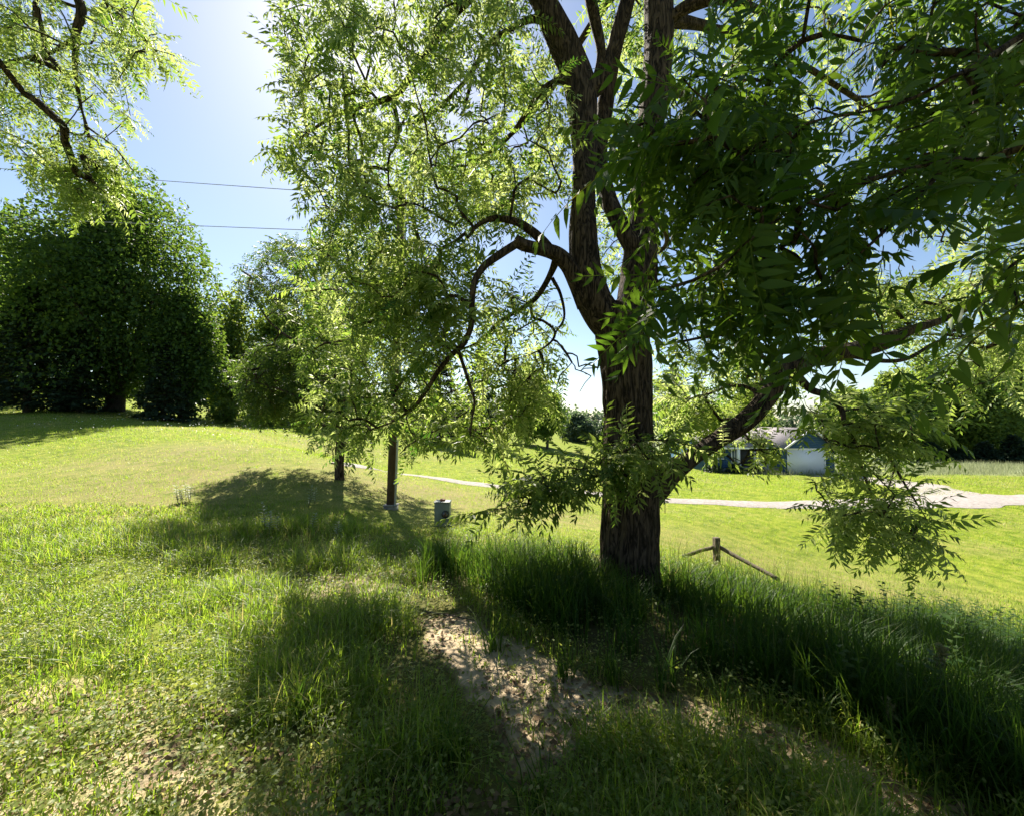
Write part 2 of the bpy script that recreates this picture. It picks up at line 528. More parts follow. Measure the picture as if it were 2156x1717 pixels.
def hit(px, py, lo=1.0, hi=120.0):
    """where the sight lines through pixels meet the ground"""
    px = np.atleast_1d(np.asarray(px, float)); py = np.atleast_1d(np.asarray(py, float))
    Ys = np.geomspace(lo, hi, 90)
    d = ray(px, py)
    pts = EYE + d[:, None] * Ys[None, :, None]
    below = pts[..., 2] < ground_z(pts[..., 0], pts[..., 1])
    i = np.where(below.any(1), below.argmax(1), len(Ys) - 1)
    a = Ys[np.maximum(i - 1, 0)]; b = Ys[i]
    for _ in range(14):
        m = (a + b) / 2
        p = EYE + d * m[:, None]
        bl = p[:, 2] < ground_z(p[:, 0], p[:, 1])
        b = np.where(bl, m, b); a = np.where(bl, a, m)
    p = EYE + d * b[:, None]
    return p


def zones(x, y):
    """material / planting zones at ground points, judged by where they lie on the knoll"""
    z = ground_z(x, y)
    px, py, dep = proj(np.stack([x, y, z], -1))
    near = dep > 0
    path = [(880, 1290), (1000, 1290), (1100, 1360), (1290, 1440), (1560, 1490), (1760, 1575), (1960, 1650), (2110, 1717), (2160, 1900), (1980, 1900), (1800, 1660), (1600, 1580), (1400, 1530), (1260, 1520), (1200, 1600), (1130, 1690), (1050, 1600), (1010, 1480), (900, 1390)]
    lowleft = [(-900, 1400), (0, 1400), (260, 1420), (470, 1470), (520, 1560), (760, 1630), (1000, 1650), (1100, 1717), (1100, 2100), (-900, 2100)]
    spot = [(600, 1205), (860, 1195), (900, 1280), (720, 1300), (600, 1260)]
    sand = np.where(near & inpoly(px, py, path), 1.0, 0.0) * 0.85
    sand = np.maximum(sand, np.where(near & inpoly(px, py, lowleft), 0.54, 0.0))
    sand = np.maximum(sand, np.where(near & inpoly(px, py, spot), 0.5, 0.0))
    sand = np.where((dep < 1.2), 0.45, sand)
    tall = [(900, 1178), (1000, 1172), (1270, 1208), (1420, 1224), (1560, 1244), (1800, 1302), (2300, 1412), (3200, 1700), (3200, 2300), (2250, 1800), (1980, 1640), (1760, 1530), (1560, 1440), (1300, 1390), (1080, 1300), (1000, 1240), (880, 1240)]
    tallz = near & inpoly(px, py, tall)
    return px, py, dep, sand, tallz


def build_ground():
    def axis(lo, hi, n, c, k):
        s = np.linspace(math.asinh((lo - c) / k), math.asinh((hi - c) / k), n)
        return c + k * np.sinh(s)
    xs = axis(-1500, 1500, 330, 0.0, 4.0)
    ys = axis(-600, 2200, 380, 3.0, 4.5)
    X, Y = np.meshgrid(xs, ys)
    Z = ground_z(X, Y)
    px, py, dep, sand, tallz = zones(X, Y)
    # soften the sand edge a little
    for _ in range(2):
        sand = (sand + np.roll(sand, 1, 0) + np.roll(sand, -1, 0) + np.roll(sand, 1, 1) + np.roll(sand, -1, 1)) / 5
    straw = np.zeros_like(X)
    for cx, cy, r, a in ((-9, 10.5, 4.0, 1.0), (-7.5, 8.5, 2.5, .9), (-5, 13, 3, .8), (-12, 14, 4, .9), (-2.5, 13, 5.0, 1.0), (0.5, 11, 3.5, .9), (5, 9.5, 3, .7), (8, 8.5, 3, .8), (-13, 27, 6, .8), (-7, 16, 4, .6)):
        straw = np.maximum(straw, a * np.exp(-((X - cx) ** 2 + (Y - cy) ** 2) / r ** 2))
    hay = np.clip((Y - 33 - 0.0 * X) / 4, 0, 1) * np.clip((X - 20) / 6, 0, 1)
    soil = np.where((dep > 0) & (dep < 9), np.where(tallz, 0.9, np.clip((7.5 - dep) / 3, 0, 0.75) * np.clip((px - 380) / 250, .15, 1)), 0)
    n, m = X.shape
    i, j = np.meshgrid(np.arange(n - 1), np.arange(m - 1), indexing='ij')
    q = np.stack([i * m + j, i * m + j + 1, (i + 1) * m + j + 1, (i + 1) * m + j], -1).reshape(-1, 4)
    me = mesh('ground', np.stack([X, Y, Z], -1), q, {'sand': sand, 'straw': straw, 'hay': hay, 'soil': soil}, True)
    tag(obj('ground', me, M_GROUND), kind='structure')


build_ground()


def strip(name, pts, mat, lift=0.03):
    """pts rows x, y, halfwidth -> a draped strip"""
    p = spline(pts, 14)
    T = unit(np.gradient(p[:, :2], axis=0))
    N = np.stack([-T[:, 1], T[:, 0]], -1)
    us = np.linspace(-1, 1, 9)
    edge = 1 + (vnoise(p[:, :2] * 0.9, 8) - 0.5) * 0.35
    XY = p[:, None, :2] + N[:, None] * (us[None, :, None] * (p[:, 2] * edge)[:, None, None])
    Z = ground_z(XY[..., 0], XY[..., 1]) + lift * (1 - np.abs(us[None]) ** 4 * 0.8)
    n, m = Z.shape
    i, j = np.meshgrid(np.arange(n - 1), np.arange(m - 1), indexing='ij')
    q = np.stack([i * m + j, i * m + j + 1, (i + 1) * m + j + 1, (i + 1) * m + j], -1).reshape(-1, 4)
    me = mesh(name, np.concatenate([XY, Z[..., None]], -1), q, None, True)
    return tag(obj(name, me, mat), kind='structure')


_rp = hit([705, 753, 836, 1003, 1149, 1278, 1389, 1550, 1710, 1850, 2010, 2156], [977, 981, 997, 1019, 1031, 1042, 1052, 1059, 1062, 1060, 1053, 1051], 14)
_rw = [0.2, 0.5, 0.6, 0.65, 0.7, 0.7, 0.7, 0.75, 0.85, 1.15, 1.4, 1.2]
_road = [(p[0], p[1], w) for p, w in zip(_rp, _rw)]
_dd = _rp[-1] - _rp[-2]
_road += [(_rp[-1][0] + _dd[0] * f, _rp[-1][1] + _dd[1] * f + .02 * f * f, 1.25) for f in (1, 2, 4, 9)]
strip('gravel_road', _road, M_GRAVEL, 0.05)
_dv = hit([2010, 1960, 1850, 1740], [1050, 1030, 1010, 1000], 14)
strip('driveway', [(p[0], p[1], w) for p, w in zip(_dv, (1.6, 1.6, 1.5, 1.5))], M_GRAVEL, 0.04)

# ------------------------------------------------------------------ leaves
def leaflet(o, d, up, L, wd, hi=False, droop=0.25, fold=0.22):
    """o base, d direction, up normal"""
    side = np.cross(d, up)
    def rib(s): return o + d * (L * s) - up * (L * droop * s * s)
    def sd(s, w, sg): return rib(s) + side * (sg * w) + up * (fold * w)
    if hi:
        v = [rib(0), rib(.28), rib(.62), rib(1), sd(.28, wd * .5, -1), sd(.28, wd * .5, 1), sd(.62, wd * .38, -1), sd(.62, wd * .38, 1)]
        t = [[0, 1, 4], [0, 5, 1], [1, 2, 6], [1, 6, 4], [1, 7, 2], [1, 5, 7], [2, 3, 6], [2, 7, 3]]
    else:
        v = [rib(0), rib(.42), rib(1), sd(.38, wd * .5, -1), sd(.38, wd * .5, 1)]
        t = [[0, 1, 3], [0, 4, 1], [1, 2, 3], [1, 4, 2]]
    return v, t


def frond(r, pairs=8, L=0.36, ll=0.085, hi=False, wr=0.30):
    """a pinnate walnut leaf along +X, upper face +Z"""
    V, T, A = [], [], []
    sag = r.uniform(0.10, 0.40)
    curl = r.uniform(-0.25, 0.25)
    def rp(t): return np.array([L * t * (1 - 0.12 * sag * t), curl * L * t * t * 0.4, -sag * L * t * t])
    def dirv(t):
        a = rp(min(t + .02, 1.0)) - rp(t - .02 if t > .98 else t)
        return a / np.linalg.norm(a)
    ns = 5
    for k in range(ns):                                   # rachis
        a, b = rp(k / ns), rp((k + 1) / ns)
        w = 0.0022 * (1.4 - k / ns) * (L / .36)
        n0 = len(V)
        V += [a + [0, -w, 0], a + [0, w, 0], b + [0, w, 0], b + [0, -w, 0], a + [0, 0, -w], b + [0, 0, -w]]
        T += [[n0, n0 + 1, n0 + 2], [n0, n0 + 2, n0 + 3], [n0, n0 + 4, n0 + 5], [n0, n0 + 5, n0 + 3]]
        A += [0.8] * 6
    for k in range(pairs):
        t = 0.2 + 0.8 * k / (pairs - 1)
        for sg in (-1, 1):
            tt = min(1.0, max(.08, t + r.uniform(-.03, .03) + (0.02 if sg > 0 else 0)))
            d = dirv(tt)
            sz = ll * (0.62 + 0.5 * math.sin(math.pi * min(1, (tt * 0.92)))) * r.uniform(.85, 1.12)
            ang = math.radians(r.uniform(52, 74) - 30 * max(0, tt - .8) / .2)
            side = np.array([0, sg, 0.0])
            dd = d * math.cos(ang) + side * math.sin(ang) + np.array([0, 0, -r.uniform(.05, .5)])
            dd /= np.linalg.norm(dd)
            upv = np.array([0, 0, 1.0]) + side * r.normal(0, .5) + d * r.normal(0, .35); upv -= dd * (upv @ dd); upv /= np.linalg.norm(upv)
            v, tr = leaflet(rp(tt), dd, upv, sz, sz * wr * r.uniform(.85, 1.15), hi, r.uniform(.05, .35))
            n0 = len(V)
            V += v; T += [[n0 + q for q in x] for x in tr]
            A += [float(np.clip(r.normal(0, .12), -.3, .3))] * len(v)
    return np.array(V), np.array(T), np.array(A)


def frames(d, roll=0.35, up=(0, 0, 1), r=rng):
    """rotation matrices whose X is d and whose Z is near up"""
    d = unit(d)
    z = np.array(up) + r.normal(0, roll, d.shape)
    z = unit(z - d * (z * d).sum(-1, keepdims=True))
    y = np.cross(z, d)
    return np.stack([d, y, z], -1)


def scatter(protos, pos, R, sc, tint, which=None, r=rng):
    """copies of prototype meshes merged to one vertex / triangle / tint array"""
    if which is None: which = r.integers(0, len(protos), len(pos))
    V, T, A, n = [], [], [], 0
    for k, (v, t, a) in enumerate(protos):
        i = np.where(which == k)[0]
        if not len(i): continue
        vv = np.einsum('nij,vj->nvi', R[i], v) * sc[i][:, None, None] + pos[i][:, None]
        V.append(vv.reshape(-1, 3))
        T.append((t[None] + (np.arange(len(i)) * len(v))[:, None, None] + n).reshape(-1, 3))
        A.append(np.clip(a[None] + tint[i][:, None], 0, 1).ravel())
        n += len(i) * len(v)
    return np.concatenate(V), np.concatenate(T), np.concatenate(A)


_fr = np.random.default_rng(11)
FR_MID = [frond(_fr, int(_fr.integers(7, 10)), _fr.uniform(.30, .40), .082) for _ in range(10)]
FR_HI = [frond(_fr, int(_fr.integers(6, 10)), _fr.uniform(.30, .42), _fr.uniform(.075, .095), True, _fr.uniform(.26, .33)) for _ in range(12)]
FR_LO = [frond(_fr, 6, .36, .10, False, .34) for _ in range(5)]
ME_HI = [mesh('walnut_compound_leaf', v, t, {'tint': np.clip(a + .5, 0, 1)}) for v, t, a in FR_HI]
ME_MID = [mesh('compound_leaf', v, t, {'tint': np.clip(a + .5, 0, 1)}) for v, t, a in FR_MID]
for _m in ME_HI: _m.materials.append(M_SHADE)
for _m in ME_MID: _m.materials.append(M_LEAFO)

# sunlit patches of the foreground: boughs are grown where they do not stand between these and the sun
SUNLIT = [
    [(-200, 880), (390, 955), (350, 1050), (540, 1105), (800, 1130), (830, 1180), (640, 1240), (570, 1320), (510, 1420), (490, 1520), (300, 1560), (-200, 1640)],
    [(870, 1320), (1000, 1335), (1220, 1435), (1225, 1490), (1050, 1480), (1030, 1430), (900, 1385)],
    [(1040, 1480), (1150, 1500), (1200, 1610), (1130, 1650), (1030, 1530)],
    [(1400, 1465), (1640, 1500), (1700, 1570), (1480, 1560)],
    [(1830, 1575), (1960, 1615), (2070, 1700), (1980, 1695), (1850, 1620)],
    [(590, 1185), (800, 1195), (850, 1290), (650, 1270)],
    [(560, 1600), (680, 1590), (700, 1660), (600, 1670)],
    [(1420, 1060), (2300, 1090), (2300, 1290), (1800, 1255), (1420, 1170)],
]


CLEAR = [   # openings in the crown: house front, lawn, pole foot and patches of sky
    [(1528, 940), (1582, 940), (1582, 985), (1528, 985)], [(1648, 915), (1746, 915), (1746, 1000), (1648, 1000)],
    [(1415, 1010), (1690, 1000), (1690, 1200), (1415, 1200)], [(1120, 420), (1205, 420), (1205, 500), (1140, 495)],
    [(1195, 720), (1262, 790), (1255, 870), (1195, 850)], [(806, 940), (852, 925), (848, 1085), (797, 1085)], [(880, 990), (1010, 970), (1035, 980), (1015, 1030), (880, 1030)],
    [(300, -20), (555, -20), (565, 90), (560, 180), (575, 260), (530, 330), (540, 375), (630, 400), (625, 440), (590, 480), (500, 540), (440, 600), (300, 400)],
    [(1850, 505), (1915, 480), (1950, 560), (1880, 600)], [(1800, 760), (1850, 760), (1840, 825), (1800, 800)], [(1700, 760), (1640, 740), (1690, 720)], [(735, 130), (775, 95), (790, 125), (760, 150)],
    [(1060, 300), (1110, 260), (1110, 330)], [(1010, 1125), (1260, 1080), (1260, 1180), (1010, 1180)],
]


def shadow_px(p):
    """pixel of the ground point that p shades"""
    p = np.asarray(p, float)
    t = np.full(len(p), 1.0)
    g = p.copy()
    t = (p[:, 2] - 0.0) / SUN[2]
    for _ in range(4):
        g = p - SUN * t[:, None]
        t = (p[:, 2] - ground_z(g[:, 0], g[:, 1])) / SUN[2]
    g = p - SUN * t[:, None]
    px, py, dep = proj(g)
    return px, py, dep


def in_sunlit(p):
    px, py, dep = shadow_px(p)
    r = np.zeros(len(p), bool)
    for poly in SUNLIT:
        r |= inpoly(px, py, poly)
    return r & (dep > 0)


def sample_regions(regs, r, lit=True, tries=10):
    """regs: polygon, near depth, far depth, count -> attractor points in the crown"""
    out = []
    for poly, y0, y1, n in regs:
        q = np.array(poly, float)
        lo, hi_ = q.min(0), q.max(0)
        pts = []
        while len(pts) < n:
            c = r.uniform(lo, hi_, (n * 3, 2))
            c = c[inpoly(c[:, 0], c[:, 1], poly)]
            pts += list(c)
        c = np.array(pts[:n])
        Y = r.uniform(y0, y1, n)
        p = P(c[:, 0], c[:, 1], Y)
        if lit:
            for _ in range(tries):
                b = in_sunlit(p)
                if not b.any(): break
                Y[b] = r.uniform(y0, y1, b.sum())
                p[b] = P(c[b, 0], c[b, 1], Y[b])
            b = in_sunlit(p)
            keep = ~b | (r.random(n) < 0.25)
            p = p[keep]
        out.append(p)
    return np.concatenate(out)


def grow(nodes, att, r, r0=0.0048, gain=0.55, maxstep=0.35):
    """join attractors to the nearest wood; returns twig polylines (pts, radii) and each attractor's end direction"""
    N = [tuple(x) for x in nodes]
    arr = np.zeros((len(nodes) + len(att) * 8 + 10, 3)); arr[:len(nodes)] = nodes; n = len(nodes)
    d0 = np.array([np.min(((nodes - a) ** 2).sum(1)) for a in att])
    order = np.argsort(d0)
    par = np.full(len(arr), -1)
    paths = []; ends = np.zeros((len(att), 3)); load = np.zeros(len(arr))
    for k in order:
        a = att[k]
        d2 = ((arr[:n] - a) ** 2).sum(1)
        # prefer wood that lies inward and above the leaf cluster
        j = int(np.argmin(d2))
        b = arr[j]
        dist = math.sqrt(d2[j])
        m = max(2, min(7, int(dist / maxstep) + 2))
        t = np.linspace(0, 1, m + 1)[1:, None]
        sag = np.array([0, 0, 1.0]) * (0.18 * dist) * (t * (1 - t))
        jit = r.normal(0, 0.045 * dist, (m, 3)) * (t * (1 - t) * 4)
        pts = b + (a - b) * t + sag + jit
        idx = [j]
        for q in pts:
            arr[n] = q; par[n] = idx[-1]; idx.append(n); n += 1
        paths.append(idx)
        ends[k] = unit(pts[-1] - (pts[-2] if m > 1 else b))
        i = idx[-1]
        while i >= 0 and i >= len(nodes):
            load[i] += 1; i = par[i]
    tw = []
    for idx in paths:
        p = arr[idx]
        l = load[idx].copy(); l[0] = l[1]
        tw.append((p, r0 * np.maximum(l, 1) ** (gain * 0.8)))
    return tw, ends


def cluster_fronds(att, ends, r, k0=4, k1=8, size=1.0, spread=1.0, droop=0.35):
    pos, d = [], []
    for a, e in zip(att, ends):
        k = int(r.integers(k0, k1 + 1))
        ph = r.uniform(0, 6.28)
        ref = np.array([0, 0, 1.0]) if abs(e[2]) < .9 else np.array([1.0, 0, 0])
        x = unit(np.cross(e, ref)); y = np.cross(e, x)
        for i in range(k):
            th = ph + i * 2.4
            rad = x * math.cos(th) + y * math.sin(th)
            f = i / max(1, k - 1)
            dd = e * (0.25 + 0.55 * f) + rad * r.uniform(.6, 1.0) * spread + np.array([0, 0, -droop * r.uniform(.4, 1.6)])
            pos.append(a - e * (1 - f) * 0.22 * size); d.append(dd)
    return np.array(pos), unit(np.array(d))


def limb_nodes(limbs, skip_r=0.09):
    out = []
    for p, rd in limbs:
        k = rd < skip_r
        out.append(p[k])
    return np.concatenate(out)


def limb(rows, n=8):
    """rows px, py, depth, width in pixels -> world centreline, radius"""
    a = np.array(rows, float)
    p = P(a[:, 0], a[:, 1], a[:, 2])
    rad = a[:, 3] / 2 * a[:, 2] / F
    s = spline(np.concatenate([p, rad[:, None]], 1), n)
    return s[:, :3], np.maximum(s[:, 3], 0.003)


def grow_tree(name, base, label, cat, group, wood, regs, mats, frp, leaf_me, nparts, size, r, clus=(4, 8), trunk_name='trunk', unseen_att=None,
              bark=M_BARK, droop=0.35, spread=1.0, skip_r=0.09, lit=True, tint=(0.47, 0.28), woodname='limb', seed=0, clear=None, clump=0.0):
    root = empty(name, base, label, cat, group)
    for i, (part, p, rd) in enumerate(wood):
        mb = MB()
        ns = 110 if rd.max() > .2 else (40 if rd.max() > .07 else 10)
        mb.tube(p, rd, ns, True, 0.026 if rd.max() > .2 else (0.011 if rd.max() > .07 else 0.0025), seed=seed + i)
        mb.build(part, bark, root, True)
    att = sample_regions(regs, r, lit)
    if unseen_att is not None: att = np.concatenate([att, unseen_att])
    if clump > 0:
        att = att[vnoise(att * 1.7, 17 + seed) * .6 + vnoise(att * 3.4, 18 + seed) * .4 > clump]
    nodes = limb_nodes([(p, rd) for _, p, rd in wood], skip_r)
    tw, ends = grow(nodes, att, r)
    mb = MB()
    for p, rd in tw:
        mb.tube(p, rd, 4, False)
    o = mb.build('twigs', bark, root); o['kind'] = 'stuff'
    pos, d = cluster_fronds(att, ends, r, clus[0], clus[1], size, spread, droop)
    if clear:
        bad = np.zeros(len(pos), bool)
        for f in (0.0, .17, .33):
            qx, qy, _d = proj(pos + d * f * size + np.array([0, 0, -.25 * f]))
            for poly in clear: bad |= inpoly(qx, qy, poly)
        pos, d = pos[~bad], d[~bad]
    if lit:
        bad = in_sunlit(pos + d * .17 * size) & (r.random(len(pos)) < .8)
        pos, d = pos[~bad], d[~bad]
    R = frames(d, 0.45, r=r)
    sc = size * np.clip(r.normal(.95, .2, len(pos)), .5, 1.4)
    tn = np.clip(r.normal(tint[0], tint[1], len(pos)), 0, 1)
    which = r.integers(0, len(frp), len(pos))
    if nparts:
        px, py, dep = proj(pos)
        vis = (dep > .3) & (px > -40) & (px < 2200) & (py > -40) & (py < 1760)
        s = np.where(vis, sc / np.maximum(dep, .1), 0)
        top = np.argsort(-s)[:nparts]
        for i in top:
            M = np.eye(4); M[:3, :3] = R[i] * sc[i]; M[:3, 3] = pos[i] - np.array(root.location)
            o = bpy.data.objects.new('leaf', leaf_me[which[i] % len(leaf_me)])
            COL.objects.link(o); o.parent = root
            o.matrix_local = Matrix(M.tolist())
        keep = np.ones(len(pos), bool); keep[top] = False
    else:
        keep = np.ones(len(pos), bool)
    v, t, a = scatter(frp, pos[keep], R[keep], sc[keep], tn[keep], which[keep])
    o = obj('foliage', mesh('foliage', v - np.array(root.location), t, {'tint': a}), mats, root)
    o['kind'] = 'stuff'
    print(name, 'fronds', len(pos), 'tris', len(t), 'att', len(att))
    return root


# ------------------------------------------------------------------ the big walnut
D = 4.2
trunk = limb([(1322, 1290, D, 190), (1324, 1245, D, 146), (1326, 1200, D, 122), (1330, 1100, D, 110), (1330, 1000, D, 108), (1324, 900, D, 97), (1319, 820, D, 95), (1315, 760, D, 99), (1306, 705, D, 106), (1300, 668, D, 98), (1298, 645, D, 62), (1297, 634, D, 18)], 14)
stemL = limb([(1296, 700, D, 70), (1268, 665, D, 74), (1244, 620, D, 70), (1231, 558, D + .02, 60), (1227, 480, D + .05, 58), (1229, 402, D + .1, 54), (1231, 313, D + .2, 56), (1224, 215, D + .3, 66), (1214, 165, D + .32, 64), (1190, 104, D + .3, 60), (1166, 52, D + .25, 56), (1142, 0, D + .2, 52), (1100, -80, D + .1, 46), (1040, -190, D, 38), (980, -330, D, 28)], 9)
stemR = limb([(1318, 705, D, 74), (1334, 665, D, 78), (1342, 620, D + .05, 76), (1347, 558, D + .1, 72), (1352, 500, D + .15, 62), (1357, 430, D + .2, 56), (1363, 350, D + .25, 56), (1374, 230, D + .35, 58), (1386, 100, D + .45, 60), (1386, 0, D + .5, 62), (1390, -120, D + .6, 56), (1420, -280, D + .7, 44), (1440, -460, D + .8, 30)], 9)
wood_main = [('trunk', *trunk), ('limb', *stemL), ('limb', *stemR)]


def L_(rows, n=7): wood_main.append(('limb', *limb(rows, n)))


L_([(1350, 560, D + .1, 56), (1332, 515, D + .05, 44), (1298, 456, D + .12, 37), (1276, 402, D + .25, 36), (1262, 340, D + .4, 36), (1268, 260, D + .55, 34), (1285, 150, D + .62, 30), (1300, 80, D + .62, 30), (1322, 0, D + .6, 32), (1350, -110, D + .6, 26), (1370, -260, D + .6, 18)])
L_([(1228, 200, D + .3, 44), (1262, 172, D + .3, 40), (1285, 120, D + .28, 34), (1300, 70, D + .25, 32), (1322, -10, D + .2, 30), (1340, -120, D + .1, 24)])
L_([(1258, 170, D + .28, 24), (1266, 110, D + .2, 19), (1252, 40, D + .1, 22), (1240, -20, D, 22), (1225, -120, D - .1, 16)])
L_([(1388, 60, D + .45, 34), (1412, 42, D + .4, 26), (1450, 14, D + .3, 24), (1510, -4, D + .2, 22), (1570, 12, D, 16), (1640, 40, D - .2, 10)])
# long upper left boughs
L_([(1086, -105, D + .1, 24), (1030, -55, D + .2, 20), (986, 0, D + .3, 18), (951, 35, D + .4, 18), (902, 108, D + .5, 16), (858, 170, D + .6, 15), (826, 205, D + .65, 14), (760, 225, D + .8, 9), (700, 246, D + 1, 7), (620, 300, D + 1.1, 4)])
L_([(826, 205, D + .65, 12), (838, 264, D + .65, 9), (833, 306, D + .6, 7), (819, 332, D + .6, 5), (818, 400, D + .6, 3)])
L_([(1172, 60, D + .28, 24), (1125, 40, D + .35, 15), (1073, 62, D + .45, 12), (1027, 97, D + .55, 12), (986, 163, D + .7, 11), (930, 222, D + .85, 9), (882, 257, D + .95, 8), (800, 262, D + 1.1, 5)])
L_([(1000, 140, D + .62, 9), (985, 200, D + .7, 8), (975, 240, D + .75, 5)])
L_([(1212, 175, D + .32, 24), (1177, 170, D + .4, 14), (1139, 194, D + .5, 13), (1107, 240, D + .65, 10), (1060, 300, D + .8, 7), (980, 350, D + 1, 5)])
# the bent bough with the broken stub
L_([(1238, 640, D, 51.6), (1218, 600, D - .05, 43.0), (1196, 560, D - .08, 37.8), (1170, 535, D - .12, 34.4), (1130, 524, D - .2, 27.5), (1100, 516, D - .25, 27.5), (1084, 506, D - .28, 26.7)])
L_([(1090, 512, D - .26, 18.9), (1058, 532, D - .3, 18.9), (1020, 560, D - .35, 17.2), (999, 595, D - .4, 14.6), (994, 640, D - .4, 12.9), (992, 685, D - .38, 12.0), (976, 724, D - .3, 12.0), (950, 748, D - .25, 11.2), (923, 781, D - .2, 10.3), (900, 818, D - .15, 9.5), (872, 856, D - .05, 7.7), (830, 885, D + .1, 6.0), (780, 905, D + .25, 4.3)])
L_([(965, 738, D - .28, 10.3), (975, 767, D - .25, 8.6), (989, 812, D - .2, 7.7), (999, 845, D - .18, 6.0), (994, 880, D - .15, 4.3), (990, 915, D - .12, 2.6)])
L_([(1160, 530, D - .14, 22.4), (1140, 505, D - .15, 20.6), (1112, 482, D - .15, 18.9), (1085, 467, D - .18, 17.2), (1040, 460, D - .22, 14.6), (1006, 474, D - .25, 10.3), (985, 500, D - .25, 6.9)])
L_([(1172, 545, D - .1, 18.9), (1160, 575, D + .1, 13.8), (1140, 612, D + .25, 12.0), (1114, 640, D + .35, 10.3), (1052, 678, D + .5, 8.6), (1010, 719, D + .6, 6.0), (960, 740, D + .7, 4.3)])
L_([(1118, 638, D + .35, 6.9), (1122, 667, D + .35, 6.9), (1146, 677, D + .35, 6.0), (1168, 698, D + .35, 6.0), (1158, 722, D + .38, 5.2), (1120, 745, D + .4, 3.4), (1070, 760, D + .5, 2.6)])
L_([(1162, 585, D + .15, 8.6), (1180, 620, D + .2, 6.9), (1188, 668, D + .3, 5.2), (1170, 700, D + .36, 4.3)])
# the low right limb
L_([(1345, 1060, D, 68.9), (1376, 1030, D - .02, 62.3), (1411, 993, D - .02, 50.8), (1463, 958, D, 37.7), (1515, 922, D, 36.9), (1572, 884, D, 37.7), (1612, 840, D - .02, 34.4), (1654, 787, D - .05, 36.1), (1706, 755, D - .05, 34.4), (1793, 738, D, 32.8), (1862, 720, D + .05, 31.2), (1915, 695, D + .1, 20.5), (1984, 674, D + .2, 15.6), (2046, 645, D + .3, 11.5), (2160, 600, D + .45, 7.4)], 9)
L_([(1780, 745, D, 14.8), (1862, 760, D, 9.0), (1915, 753, D, 8.2), (1974, 719, D, 4.9), (2030, 712, D, 3.3)])
L_([(1668, 782, D - .05, 19.7), (1706, 819, D - .12, 14.8), (1744, 833, D - .18, 13.1), (1772, 862, D - .22, 10.7), (1778, 889, D - .25, 9.0), (1800, 930, D - .3, 6.6), (1820, 1000, D - .35, 4.9), (1850, 1080, D - .4, 3.3)])
L_([(1776, 886, D - .24, 9.8), (1828, 908, D - .3, 7.4), (1862, 945, D - .4, 5.7), (1900, 1010, D - .5, 4.1), (1950, 1090, D - .6, 2.5)])
L_([(1470, 955, D + .02, 19.7), (1449, 938, D + .05, 10.7), (1425, 926, D + .1, 7.4), (1400, 930, D + .2, 4.9)])
L_([(1600, 850, D, 16.4), (1585, 820, D + .15, 9.8), (1540, 812, D + .35, 7.4), (1490, 830, D + .6, 4.9)])
L_([(1640, 810, D - .03, 14.8), (1625, 770, D + .1, 9.8), (1560, 715, D + .2, 8.2), (1510, 706, D + .3, 7.4), (1420, 722, D + .35, 5.7)])
L_([(1310, 1010, D - .25, 9.8), (1262, 1000, D - .42, 6.6), (1200, 1022, D - .5, 4.9), (1125, 1058, D - .55, 3.3), (1040, 1072, D - .6, 2.0)])
L_([(1330, 960, D - .25, 8.2), (1360, 930, D - .45, 4.9), (1300, 925, D - .6, 3.3)])
# crown wood behind and to the right, seen only through the leaves
L_([(1386, -40, D + .5, 40), (1330, -60, D + 1.0, 30), (1240, 60, D + 2.0, 18), (1120, 240, D + 3.0, 12), (960, 380, D + 4.0, 8)])
L_([(1376, 200, D + .4, 30), (1420, 190, D + 1.0, 20), (1500, 240, D + 1.8, 14), (1640, 330, D + 2.6, 10), (1800, 440, D + 3.2, 7)])
L_([(1386, 40, D + .5, 30), (1500, 60, D + .9, 20), (1660, 120, D + 1.3, 13), (1850, 240, D + 1.6, 9), (2050, 380, D + 1.8, 6)])
L_([(1352, 500, D + .15, 24), (1390, 470, D + .7, 16), (1400, 520, D + 1.6, 10), (1330, 560, D + 2.6, 7)])

